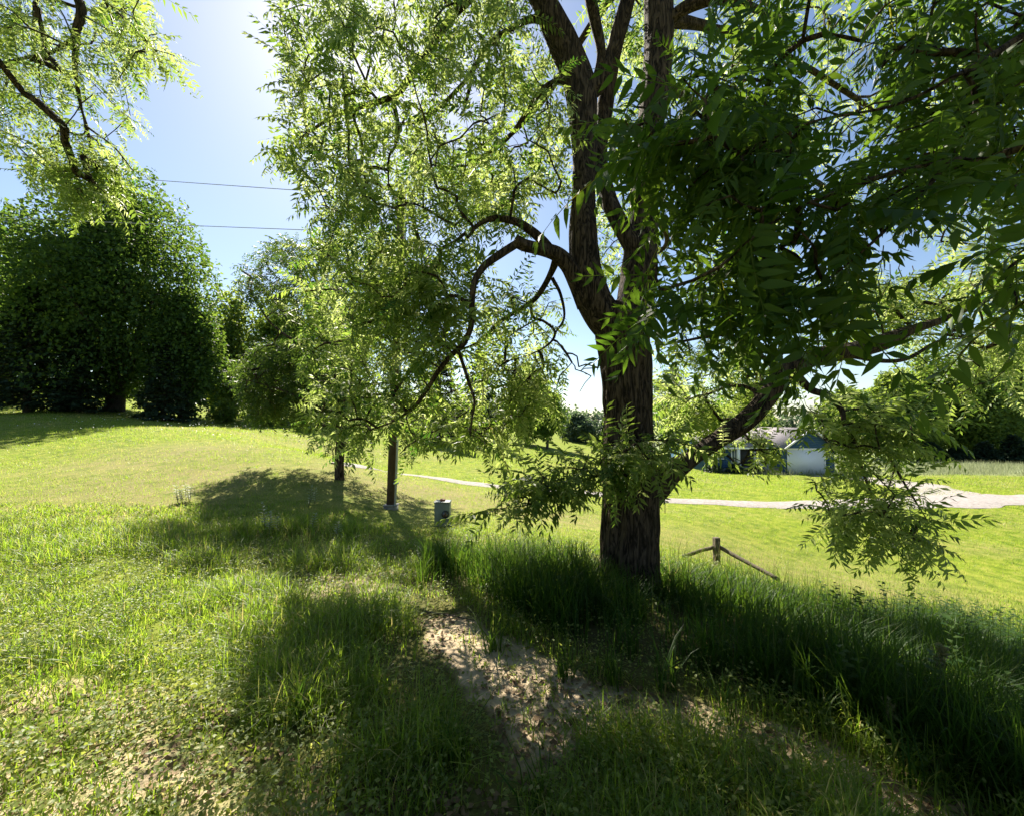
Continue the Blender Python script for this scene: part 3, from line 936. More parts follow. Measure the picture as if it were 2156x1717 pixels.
REG_MAIN = [
    ([(585, -60), (575, 20), (610, 90), (585, 180), (600, 260), (560, 340), (640, 390), (700, 440), (1000, 440), (1180, 420), (1195, 250), (1150, 60), (1080, -60)], 3.6, 5.7, 400),
    ([(560, 330), (610, 290), (760, 320), (740, 430), (640, 420)], 4.0, 6.0, 30),
    ([(650, 430), (1000, 420), (985, 600), (960, 740), (740, 740), (730, 600), (640, 520)], 3.7, 5.5, 150),
    ([(840, 300), (1150, 280), (1180, 420), (1000, 470), (850, 460)], 6.0, 8.0, 64),
    ([(1010, 440), (1120, 420), (1080, 460), (1000, 470)], 4, 6, 12),
    ([(700, 770), (850, 700), (1000, 740), (1120, 850), (1115, 920), (1000, 955), (930, 890), (880, 960), (760, 960), (660, 890)], 4.0, 5.0, 125),
    ([(620, 600), (730, 560), (740, 760), (690, 870), (640, 800)], 4.6, 6.4, 44),
    ([(700, 560), (860, 520), (980, 640), (900, 740), (730, 700)], 3.9, 5.0, 40),
    ([(1000, 580), (1180, 620), (1180, 700), (1190, 820), (1100, 850), (1010, 750)], 4.2, 6.0, 70),
    ([(1060, 730), (1190, 760), (1180, 860), (1120, 860)], 4.4, 6.2, 20),
    ([(1200, 740), (1275, 780), (1275, 900), (1215, 890)], 4.4, 6.0, 16),
    ([(1235, 250), (1390, 200), (1380, 560), (1250, 600)], 5.2, 8.5, 75),
    ([(1140, 400), (1210, 380), (1210, 440), (1150, 450)], 4.6, 6.0, 8),
    ([(1250, -40), (1400, -40), (1390, 180), (1290, 170)], 5.0, 8.0, 40),
    ([(1400, 800), (1560, 730), (1640, 790), (1590, 870), (1500, 930), (1400, 900)], 4.5, 6.2, 75),
    ([(1480, 930), (1600, 900), (1660, 960), (1640, 990), (1560, 985)], 3.9, 4.8, 34),
    ([(1650, 820), (1780, 850), (1900, 850), (1940, 940), (1850, 990), (1770, 1000), (1700, 920)], 3.5, 4.8, 60),
    ([(1700, 1000), (1880, 950), (1975, 1070), (1985, 1165), (1860, 1140), (1720, 1090)], 3.3, 4.7, 56),
    ([(1800, 560), (2156, 520), (2200, 760), (1960, 780), (1860, 690)], 4.0, 6.6, 110),
    ([(1700, 640), (1900, 580), (1900, 700), (1720, 720)], 4.2, 6.0, 40),
    ([(1900, 760), (2160, 770), (2170, 830), (1960, 850)], 4.0, 5.4, 9),
    ([(1400, 640), (1560, 640), (1620, 760), (1420, 770)], 4.2, 5.2, 24),
    ([(1400, -60), (2200, -60), (2200, 520), (1800, 560), (1420, 700)], 4.4, 8.5, 230),
    ([(1100, 1060), (1060, 1040), (1150, 980), (1265, 930), (1420, 905), (1430, 970), (1300, 1010), (1180, 1035)], 3.3, 3.9, 50),
    ([(1030, 1050), (1160, 1010), (1180, 1035), (1060, 1075)], 3.5, 3.8, 12),
    ([(600, -500), (1500, -700), (2100, -500), (2100, -60), (600, -60)], 3.6, 7.5, 260),
]
_bt = P(np.array(1325.), np.array(1215.), np.array(D))
grow_tree('walnut_tree', (_bt[0], _bt[1], float(ground_z(_bt[0], _bt[1]))),
          'large forked black walnut with thick furrowed trunk standing in the tall grass', 'tree', 'walnut trees', wood_main, REG_MAIN, M_LEAF, FR_MID, ME_MID, 300, 1.04,
          np.random.default_rng(21), (4, 6), clear=CLEAR, clump=.38, droop=.18)

# ------------------------------------------------------------------ shaded bough close by on the right
r2 = np.random.default_rng(33)
wood_near = [('trunk', *[np.array(a) for a in (spline([(4.6, -1.2, -1.0, .30), (4.6, -1.2, .5, .24), (4.55, -1.15, 2.0, .21), (4.4, -1.0, 3.5, .19), (4.3, -.9, 5.5, .15), (4.4, -.8, 8.0, .09)], 8)[:, :3],
                                                          spline([(4.6, -1.2, -1.0, .30), (4.6, -1.2, .5, .24), (4.55, -1.15, 2.0, .21), (4.4, -1.0, 3.5, .19), (4.3, -.9, 5.5, .15), (4.4, -.8, 8.0, .09)], 8)[:, 3])])]


def near_limb(rows):
    s = spline(np.array(rows, float), 8)
    wood_near.append(('limb', s[:, :3], s[:, 3] * np.linspace(1, .55, len(s))))


def PN(px, py, Y): return tuple(P(np.array(float(px)), np.array(float(py)), np.array(float(Y))))


near_limb([(4.4, -1.0, 3.6, .10), (4.0, -.2, 3.9, .08), (3.4, .8, 3.9, .055), PN(2250, 60, 2.1) + (.035,), PN(1990, 110, 2.2) + (.022,), PN(1860, 95, 2.25) + (.014,), PN(1740, 70, 2.3) + (.008,)])
near_limb([PN(2150, 80, 2.1) + (.024,), PN(2030, 150, 1.9) + (.014,), PN(1890, 220, 1.85) + (.011,), PN(1700, 260, 1.8) + (.008,), PN(1560, 330, 1.75) + (.005,)])
near_limb([(4.4, -1.0, 3.0, .08), (3.9, -.1, 3.1, .06), (3.1, .8, 3.0, .04), PN(2180, 300, 1.8) + (.022,), PN(2000, 340, 1.75) + (.015,), PN(1830, 380, 1.7) + (.010,), PN(1640, 460, 1.65) + (.007,), PN(1520, 560, 1.6) + (.004,)])
near_limb([PN(2000, 340, 1.75) + (.012,), PN(1900, 450, 1.7) + (.009,), PN(1780, 560, 1.65) + (.006,), PN(1650, 650, 1.6) + (.004,)])
near_limb([(4.45, -1.05, 2.6, .05), (3.6, .2, 2.7, .035), (2.8, .9, 2.5, .022), PN(2200, 520, 1.55) + (.012,), PN(2140, 640, 1.5) + (.006,), PN(2120, 740, 1.5) + (.003,)])
NEARCLEAR = [[(1640, 470), (1700, 450), (1720, 540), (1660, 560)], [(1860, 500), (1970, 480), (1970, 580), (1880, 600)], [(1590, 290), (1640, 270), (1650, 320)], [(1950, 180), (2010, 160), (2000, 220)], [(1770, 230), (1830, 200), (1850, 260), (1790, 280)], [(2030, 330), (2080, 300), (2090, 360)], [(1480, 300), (1530, 280), (1540, 340)], [(1700, 90), (1760, 70), (1750, 130)]]
REG_NEAR = [
    ([(1430, 0), (1560, -20), (1700, -80), (2200, -80), (2200, 300), (1960, 340), (1700, 320), (1520, 240), (1440, 150)], 1.7, 2.9, 66),
    ([(1820, -40), (2200, -40), (2200, 420), (1960, 440), (1840, 300)], 1.6, 2.6, 38),
    ([(1330, 220), (1450, 150), (1700, 240), (1760, 340), (1500, 370), (1360, 320)], 1.7, 2.4, 38),
    ([(1440, 330), (1780, 320), (1800, 440), (1720, 540), (1620, 590), (1500, 540), (1430, 460)], 1.5, 2.2, 38),
    ([(1500, 540), (1720, 520), (1700, 660), (1600, 680), (1500, 620)], 1.5, 2.0, 14),
    ([(1250, 230), (1350, 200), (1350, 340), (1260, 320)], 1.8, 2.2, 5),
    ([(1360, 560), (1440, 540), (1450, 640), (1370, 640)], 1.7, 2.0, 4),
    ([(1760, 300), (1960, 340), (1880, 450), (1780, 450)], 1.6, 2.3, 12),
    ([(2110, 400), (2200, 360), (2200, 620), (2120, 600)], 1.3, 1.8, 6),
]
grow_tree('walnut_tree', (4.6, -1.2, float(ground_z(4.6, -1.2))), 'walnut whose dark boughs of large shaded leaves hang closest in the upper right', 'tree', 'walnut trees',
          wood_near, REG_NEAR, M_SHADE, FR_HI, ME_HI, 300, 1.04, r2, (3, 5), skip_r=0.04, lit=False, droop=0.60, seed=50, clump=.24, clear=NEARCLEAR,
          unseen_att=np.stack([r2.uniform(-4, 9, 900), r2.uniform(-8, .4, 900), r2.uniform(3.4, 9, 900)], -1))  # unseen crown over and behind the camera, added to block sky light

# ------------------------------------------------------------------ bough hanging in at the upper left
r3 = np.random.default_rng(44)
tw_ = spline([(-8.6, 3.4, -.6, .30), (-8.6, 3.4, .6, .24), (-8.5, 3.5, 2.5, .20), (-8.3, 3.7, 5.0, .16), (-8.0, 4.0, 8.0, .09)], 8)
wood_left = [('trunk', tw_[:, :3], tw_[:, 3])]


def left_limb(rows):
    s = spline(np.array(rows, float), 8)
    wood_left.append(('limb', s[:, :3], s[:, 3]))


left_limb([(-8.25, 3.75, 5.4, .10), (-7.2, 4.0, 6.6, .075), PN(60, -120, 4.4) + (.055,), PN(165, 0, 4.3) + (.042,), PN(160, 70, 4.3) + (.032,), PN(158, 130, 4.3) + (.026,), PN(165, 200, 4.3) + (.02,), PN(185, 280, 4.3) + (.014,), PN(205, 360, 4.3) + (.008,)])
left_limb([PN(160, 75, 4.3) + (.024,), PN(110, 110, 4.4) + (.018,), PN(40, 125, 4.5) + (.014,), PN(-60, 150, 4.7) + (.01,)])
left_limb([PN(140, -60, 4.35) + (.02,), PN(230, 10, 4.2) + (.013,), PN(290, 70, 4.1) + (.010,), PN(330, 110, 4.0) + (.006,)])
left_limb([PN(180, 265, 4.3) + (.012,), PN(240, 310, 4.2) + (.009,), PN(280, 360, 4.1) + (.006,)])
REG_LEFT = [
    ([(-80, -60), (330, -60), (310, 30), (390, 90), (360, 150), (290, 140), (310, 220), (290, 260), (200, 240), (130, 300), (-80, 280)], 3.6, 5.8, 150),
    ([(60, 290), (160, 260), (260, 330), (270, 390), (220, 420), (150, 370), (50, 370)], 3.9, 4.8, 34),
    ([(110, 370), (200, 350), (230, 420), (160, 440)], 3.8, 4.4, 14),
    ([(-500, -500), (300, -500), (250, -60), (-500, -60)], 3.6, 6.0, 60),
]
grow_tree('walnut_tree', (-8.6, 3.4, float(ground_z(-8.6, 3.4))), 'walnut reaching in with sunlit hanging sprays against the sky at upper left', 'tree', 'walnut trees',
          wood_left, REG_LEFT, M_LEAF, FR_MID, ME_MID, 200, 0.80, r3, (4, 7), skip_r=0.06, lit=False, seed=70,
          unseen_att=np.stack([r3.uniform(-11, -3, 220), r3.uniform(-3, 1.5, 220), r3.uniform(4.5, 9, 220)], -1))  # unseen crown overhead at left, added as a sky light blocker

# ------------------------------------------------------------------ small walnut on the slope
r4 = np.random.default_rng(55)
D4 = 11.0
_b4 = hit([715], [1008], 7)[0]
_y4 = _b4[1]
wood_small = [('trunk', *limb([(715, 1016, _y4, 22), (714, 980, _y4, 18), (716, 920, _y4, 17), (718, 850, _y4, 17), (722, 800, _y4, 18)], 8))]


def SL(rows): wood_small.append(('limb', *limb(rows, 6)))


SL([(720, 830, _y4, 14), (706, 790, _y4, 11), (692, 740, _y4 + .1, 10), (684, 690, _y4 + .1, 8), (670, 600, _y4 + .2, 6), (640, 540, _y4 + .3, 3)])
SL([(722, 810, _y4, 15), (740, 760, _y4, 13), (746, 700, _y4 - .1, 11), (742, 620, _y4 - .1, 8), (730, 520, _y4 - .2, 4)])
SL([(700, 770, _y4, 9), (640, 730, _y4 + .2, 6), (570, 680, _y4 + .4, 4), (520, 600, _y4 + .4, 2)])
SL([(716, 880, _y4, 10), (660, 850, _y4 - .3, 6), (590, 820, _y4 - .5, 4), (520, 800, _y4 - .6, 2)])
SL([(746, 700, _y4, 9), (800, 640, _y4, 6), (850, 600, _y4 + .2, 3)])
SL([(718, 850, _y4, 10), (780, 830, _y4 + .2, 6), (860, 840, _y4 + .4, 3)])
REG_SMALL = [
    ([(510, 560), (560, 510), (640, 500), (780, 470), (860, 560), (850, 700), (700, 720), (560, 660), (500, 620)], -1.8, 1.8, 430),
    ([(490, 780), (560, 720), (700, 740), (720, 880), (640, 890), (520, 870)], -1.5, 1.5, 420),
    ([(730, 720), (900, 700), (920, 900), (740, 880)], -1.2, 1.6, 120),
    ([(690, 900), (760, 900), (755, 960), (690, 970)], -.8, .4, 14),
    ([(830, 900), (890, 900), (880, 980), (840, 970)], -1.2, .2, 14),
]
REG_SMALL = [(p, _y4 + a + .7, _y4 + b + .9, n) for p, a, b, n in REG_SMALL]
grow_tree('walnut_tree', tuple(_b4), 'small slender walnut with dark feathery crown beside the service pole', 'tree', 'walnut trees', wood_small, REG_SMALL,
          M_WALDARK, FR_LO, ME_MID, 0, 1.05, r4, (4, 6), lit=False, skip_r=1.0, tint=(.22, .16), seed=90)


# ------------------------------------------------------------------ trees farther off
def leafquad(fold=.2, n=1):
    v = np.array([[0, 0, 0], [.5, -.32, .08], [1, 0, -.08], [.5, .32, .08], [.5, 0, 0]], float)
    return v, np.array([[0, 4, 1], [0, 3, 4], [4, 2, 1], [3, 2, 4]]), np.zeros(5)


def leaftri():
    v = np.array([[0, 0, 0], [.45, -.33, .05], [1, 0, -.1], [.5, .33, .08]], float)
    return v, np.array([[0, 2, 1], [0, 3, 2]]), np.zeros(4)


LQ = [leaftri()]


def blob_tree(name, px, base_py, top_py, halfw, Y, label, cat, mat, n_leaf, leaf, r, low=0.12, trunk_w=0.028, round_=0.8, gap=0.35, bark=M_BARK2, group=None, lobes=26, lean=0.0, tint=(.45, .25), base=None):
    b = P(np.array(float(px)), np.array(float(base_py)), np.array(float(Y)))
    z0 = float(ground_z(b[0], b[1]))
    top = float(P(np.array(float(px)), np.array(float(top_py)), np.array(float(Y)))[2])
    H = top - z0
    R = halfw * Y / F
    root = empty(name, (b[0], b[1], z0), label, cat, group)
    mb = MB()
    tp = np.array([[b[0], b[1], z0 - .3], [b[0] + .01 * H, b[1], z0 + H * .2], [b[0] + lean * R, b[1], z0 + H * .5], [b[0] + lean * R, b[1] + .1, z0 + H * .86]])
    s = spline(np.concatenate([tp, np.array([[1.25], [1.0], [.6], [.15]]) * trunk_w * H], 1), 6)
    mb.tube(s[:, :3], s[:, 3], 9, True, .01)
    mb.build('trunk', bark, root, True)
    # lobes over an uneven egg
    u = r.normal(0, 1, (lobes, 3)); u = unit(u)
    rad = r.random(lobes) ** .4
    zc = z0 + H * (low + (1 - low) * .5)
    hz = H * (1 - low) * .5
    shape = 1 - .45 * np.clip(u[:, 2], 0, 1)
    C = np.stack([b[0] + lean * R + u[:, 0] * R * .74 * rad * shape * r.uniform(.75, 1.1, lobes), b[1] + u[:, 1] * R * .74 * rad * shape, zc + u[:, 2] * hz * .82 * rad], -1)
    cr = R * r.uniform(.22, .42, lobes) * round_
    mbl = MB()
    for c in C[::2]:
        k = s[min(len(s) - 1, int(len(s) * np.clip(((c[2] - z0) / H) * .75, .15, .9)))]
        q = np.stack([k[:3], k[:3] * .5 + c * .5 + [0, 0, -.03 * H], c])
        sp = spline(np.concatenate([q, np.array([[.5], [.25], [.08]]) * trunk_w * H], 1), 4)
        mbl.tube(sp[:, :3], np.maximum(sp[:, 3], .01), 5, False)
    o = mbl.build('limb', bark, root)
    per = np.maximum(1, (cr ** 2 / (cr ** 2).sum() * n_leaf)).astype(int)
    pos = []
    dirs = []
    for c, q, m in zip(C, cr, per):
        uu = unit(r.normal(0, 1, (m, 3)))
        rr = r.random(m)[:, None] ** .42 * (1 + r.normal(0, .13, (m, 1)))
        pos.append(c + uu * rr * q * np.array([1.1, 1.1, .85])); dirs.append(uu)
    pos = np.concatenate(pos); dirs = np.concatenate(dirs)
    ne = int(n_leaf * .8)
    u2 = unit(r.normal(0, 1, (ne, 3)))
    bump = .74 + .42 * vnoise(u2 * 2.6 + px, 5) + .16 * vnoise(u2 * 7 + px, 6)
    rr = r.random((ne, 1)) ** .33 * bump[:, None]
    prof = 1 - .45 * np.clip(u2[:, 2:3], 0, 1) ** 1.6
    eg = np.array([b[0] + lean * R, b[1], z0 + H * (low + (1 - low) * .44)]) + u2 * rr * np.concatenate([R * prof * .95, R * prof * .95, np.full((ne, 1), 1.0) * np.where(u2[:, 2:3] > 0, H * (1 - low) * .56, H * (1 - low) * .47)], 1)
    pos = np.concatenate([pos, eg]); dirs = np.concatenate([dirs, u2])
    g = vnoise(pos / (R * .17), int(px)) * .7 + vnoise(pos / (R * .07), int(px) + 1) * .3 > gap + .03
    pos, dirs = pos[g], dirs[g]
    keep = pos[:, 2] > ground_z(pos[:, 0], pos[:, 1]) + .1
    pos, dirs = pos[keep], dirs[keep]
    d = unit(dirs * .6 + r.normal(0, .7, pos.shape) + np.array([0, 0, -.35]))
    Rm = frames(d, .6, r=r)
    sc = leaf * r.uniform(.6, 1.35, len(pos))
    v, t, a = scatter(LQ, pos, Rm, sc, np.clip(r.normal(tint[0], tint[1], len(pos)), 0, 1), r=r)
    o = obj('crown', mesh('crown', v - np.array(root.location), t, {'tint': a}), mat, root)
    o['kind'] = 'stuff'
    return root


def conifer(name, px, base_py, top_py, halfw, Y, label, r, n=5200, leaf=.28, group=None, mat=M_CONIFER, low=.06):
    b = P(np.array(float(px)), np.array(float(base_py)), np.array(float(Y)))
    z0 = float(ground_z(b[0], b[1])); top = float(P(np.array(float(px)), np.array(float(top_py)), np.array(float(Y)))[2])
    H = top - z0; R = halfw * Y / F
    root = empty(name, (b[0], b[1], z0), label, 'tree', group)
    mb = MB()
    mb.tube(np.array([[b[0], b[1], z0 - .2], [b[0], b[1], z0 + H * .5], [b[0], b[1], z0 + H * .97]]), np.array([.022, .014, .002]) * H, 8, True, .01)
    mb.build('trunk', M_BARK2, root, True)
    nb = 130
    mbb = MB(); pos = []; dd = []
    for i in range(nb):
        f = low + (1 - low) * (i + r.random()) / nb
        th = i * 2.4 + r.uniform(-.4, .4)
        Lb = R * (1 - f) ** .75 * r.uniform(.7, 1.12) + .1
        d0 = np.array([math.cos(th), math.sin(th), .05 - .35 * (1 - f)])
        s0 = np.array([b[0], b[1], z0 + f * H])
        e0 = s0 + d0 * Lb
        m = max(6, int(n / nb * (Lb / R + .15) * 1.5))
        t = r.random(m)[:, None] ** .7
        side = np.cross(d0, [0, 0, 1.0])
        w = (1 - t) * .25 + .06
        q = s0 + (e0 - s0) * t + np.array([0, 0, .12 * Lb]) * (t ** 2) + side * (r.uniform(-1, 1, (m, 1)) * w * Lb) + r.normal(0, .03 * Lb, (m, 3))
        pos.append(q); dd.append(np.tile(d0, (m, 1)) + side * np.sign(r.uniform(-1, 1, (m, 1))) * .6)
        mbb.tube(np.stack([s0, (s0 + e0) / 2, e0]), np.array([.03, .02, .008]), 4, False)
    mbb.build('boughs', M_BARK2, root)['kind'] = 'stuff'
    pos = np.concatenate(pos); dd = unit(np.concatenate(dd) + r.normal(0, .35, (len(pos), 3)) + [0, 0, -.25])
    v, t, a = scatter(LQ, pos, frames(dd, .4, r=r), leaf * r.uniform(.6, 1.3, len(pos)), np.clip(r.normal(.4, .25, len(pos)), 0, 1), r=r)
    o = obj('needles', mesh('needles', v - np.array(root.location), t, {'tint': a}), mat, root); o['kind'] = 'stuff'
    return root


rt = np.random.default_rng(77)
G1 = 'trees on the left lawn crest'
blob_tree('maple_tree', 240, 868, 372, 205, 34, 'tallest dark rounded maple behind the left lawn crest', 'tree', M_DARKTREE, 46000, .30, rt, low=.05, group=G1, lobes=60, gap=.31)
blob_tree('maple_tree', -5, 868, 440, 150, 38, 'dark maple cut by the left picture edge beside the tallest one', 'tree', M_DARKTREE, 22000, .33, rt, low=.03, group=G1, lobes=44, gap=.31)
blob_tree('maple_tree', 385, 872, 610, 80, 33, 'lower dark maple joined to the right flank of the tallest one', 'tree', M_DARKTREE, 13000, .28, rt, low=.06, group=G1, lobes=30, gap=.34)
conifer('pine_tree', 55, 872, 600, 90, 30, 'broad dark pine at the left edge before the maples', rt, 7000, .34, G1)
conifer('pine_tree', 165, 872, 690, 62, 31, 'shorter dark pine beneath the tallest maple', rt, 5200, .3, G1)
conifer('pine_tree', 345, 876, 720, 55, 31, 'small dark pine low on the right of the maple trunks', rt, 4500, .3, G1)
blob_tree('ash_tree', 480, 872, 600, 62, 42, 'slim yellow green tree in the gap right of the dark maples', 'tree', M_MIDTREE, 9000, .34, rt, low=.0, lobes=26, tint=(.8, .2))
blob_tree('ash_tree', 585, 880, 615, 88, 46, 'leafy light green tree behind the small feathery walnut', 'tree', M_MIDTREE, 11000, .38, rt, low=.0, lobes=28, tint=(.5, .25))
blob_tree('ash_tree', 705, 885, 650, 80, 47, 'mid green tree seen behind the trunk of the small feathery walnut', 'tree', M_MIDTREE, 9000, .38, rt, low=.0, lobes=26, tint=(.3, .2))
blob_tree('shrub', 470, 884, 838, 26, 37, 'pale green brush at the foot of the slim yellow green tree', 'shrub', M_MIDTREE, 1200, .26, rt, low=.0, lobes=12, tint=(.8, .2), group='brush at the wood edge')
blob_tree('shrub', 560, 892, 842, 34, 36, 'low green brush above the fallen log', 'shrub', M_MIDTREE, 1500, .26, rt, low=.0, lobes=12, group='brush at the wood edge')
blob_tree('shrub', 655, 896, 838, 34, 35, 'low dark brush right of the fallen log', 'shrub', M_DARKTREE, 1500, .26, rt, low=.0, lobes=12, group='brush at the wood edge')
# beyond the road
conifer('spruce_tree', 925, 948, 700, 70, 42, 'dark spruce behind the hanging sunlit leaves, left of its twin', rt, 5000, .4, 'spruces beyond the road')
conifer('spruce_tree', 1010, 950, 740, 62, 44, 'dark spruce behind the hanging sunlit leaves, right of its twin', rt, 4600, .4, 'spruces beyond the road')
blob_tree('maple_tree', 1110, 945, 770, 52, 56, 'dense dark maple left of the thin trunked field maple', 'tree', M_DARKTREE, 7000, .5, rt, low=.08, lobes=24, group='trees beyond the road')
blob_tree('maple_tree', 1152, 943, 815, 40, 52, 'field maple showing its thin trunk across the road', 'tree', M_MIDTREE, 6000, .42, rt, low=.2, lobes=24, trunk_w=.02, group='trees beyond the road', tint=(.2, .15))
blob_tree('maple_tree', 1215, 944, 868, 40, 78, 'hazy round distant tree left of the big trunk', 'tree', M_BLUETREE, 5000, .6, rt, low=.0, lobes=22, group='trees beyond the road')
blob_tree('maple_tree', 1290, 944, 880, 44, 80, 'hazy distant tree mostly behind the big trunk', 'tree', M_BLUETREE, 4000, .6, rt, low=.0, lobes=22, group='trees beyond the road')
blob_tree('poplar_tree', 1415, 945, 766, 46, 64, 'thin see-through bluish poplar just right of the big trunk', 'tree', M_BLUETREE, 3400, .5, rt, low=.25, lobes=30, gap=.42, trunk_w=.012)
blob_tree('shrub', 1425, 950, 842, 36, 55, 'dark green bush beneath the thin poplar', 'shrub', M_MIDTREE, 3500, .42, rt, low=.0, lobes=16, tint=(.25, .2))
blob_tree('maple_tree', 1570, 960, 830, 60, 56, 'green tree behind the left end of the blue house', 'tree', M_MIDTREE, 6000, .5, rt, low=.05, lobes=24, group='trees behind the house')
blob_tree('maple_tree', 1790, 965, 815, 70, 58, 'green tree behind the garage end of the blue house', 'tree', M_MIDTREE, 7000, .5, rt, low=.05, lobes=24, group='trees behind the house')
G2 = 'treeline along the right field'
for q in ((1885, 780, 78, 60, 'leftmost tree of the right treeline, bright and rounded', .55), (1965, 735, 84, 64, 'second tree of the right treeline, broad and mid green', .4),
          (2050, 765, 78, 60, 'third tree of the right treeline, pale and lower', .65), (2135, 690, 90, 62, 'fourth tree of the right treeline, tallest at the picture edge', .5),
          (2225, 700, 90, 64, 'fifth tree of the right treeline, half outside the picture', .45)):
    blob_tree('maple_tree', q[0], 974, q[1], q[2], q[3], q[4], 'tree', M_MIDTREE, 12000, .5, rt, low=.04, lobes=28, group=G2, tint=(q[5], .22), gap=.28)
for q in ((1905, 938, 24, 'small dark spruce under the leftmost treeline tree'), (1960, 930, 26, 'dark spruce under the second treeline tree'), (2015, 942, 22, 'dark spruce between the second and third treeline trees'),
          (2075, 930, 26, 'dark spruce under the third treeline tree'), (2135, 915, 30, 'dark spruce at the right picture edge')):
    conifer('spruce_tree', q[0], 978, q[1], q[2], 54, q[3], rt, 3200, .42, 'spruces under the right treeline', low=.02)
# far wood closing the horizon; unseen rear half added to cut sky light
def far_wood():
    pos = []
    for th in np.linspace(-math.pi, math.pi, 420, endpoint=False):
        Rr = rt.uniform(120, 150)
        x, y = math.sin(th) * Rr * 1.2, math.cos(th) * Rr
        h = rt.uniform(5, 9); m = 130
        u = unit(rt.normal(0, 1, (m, 3))) * rt.random((m, 1)) ** .4
        pos.append(np.array([x, y, float(ground_z(x, y)) + h * .5]) + u * np.array([4.5, 3, h * .55]))
    pos = np.concatenate(pos)
    d = unit(rt.normal(0, 1, pos.shape))
    v, t, a = scatter(LQ, pos, frames(d, .6, r=rt), rt.uniform(.9, 1.9, len(pos)), np.clip(rt.normal(.4, .2, len(pos)), 0, 1), r=rt)
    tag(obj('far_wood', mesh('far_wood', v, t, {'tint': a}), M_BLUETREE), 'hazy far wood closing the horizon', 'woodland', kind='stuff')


far_wood()

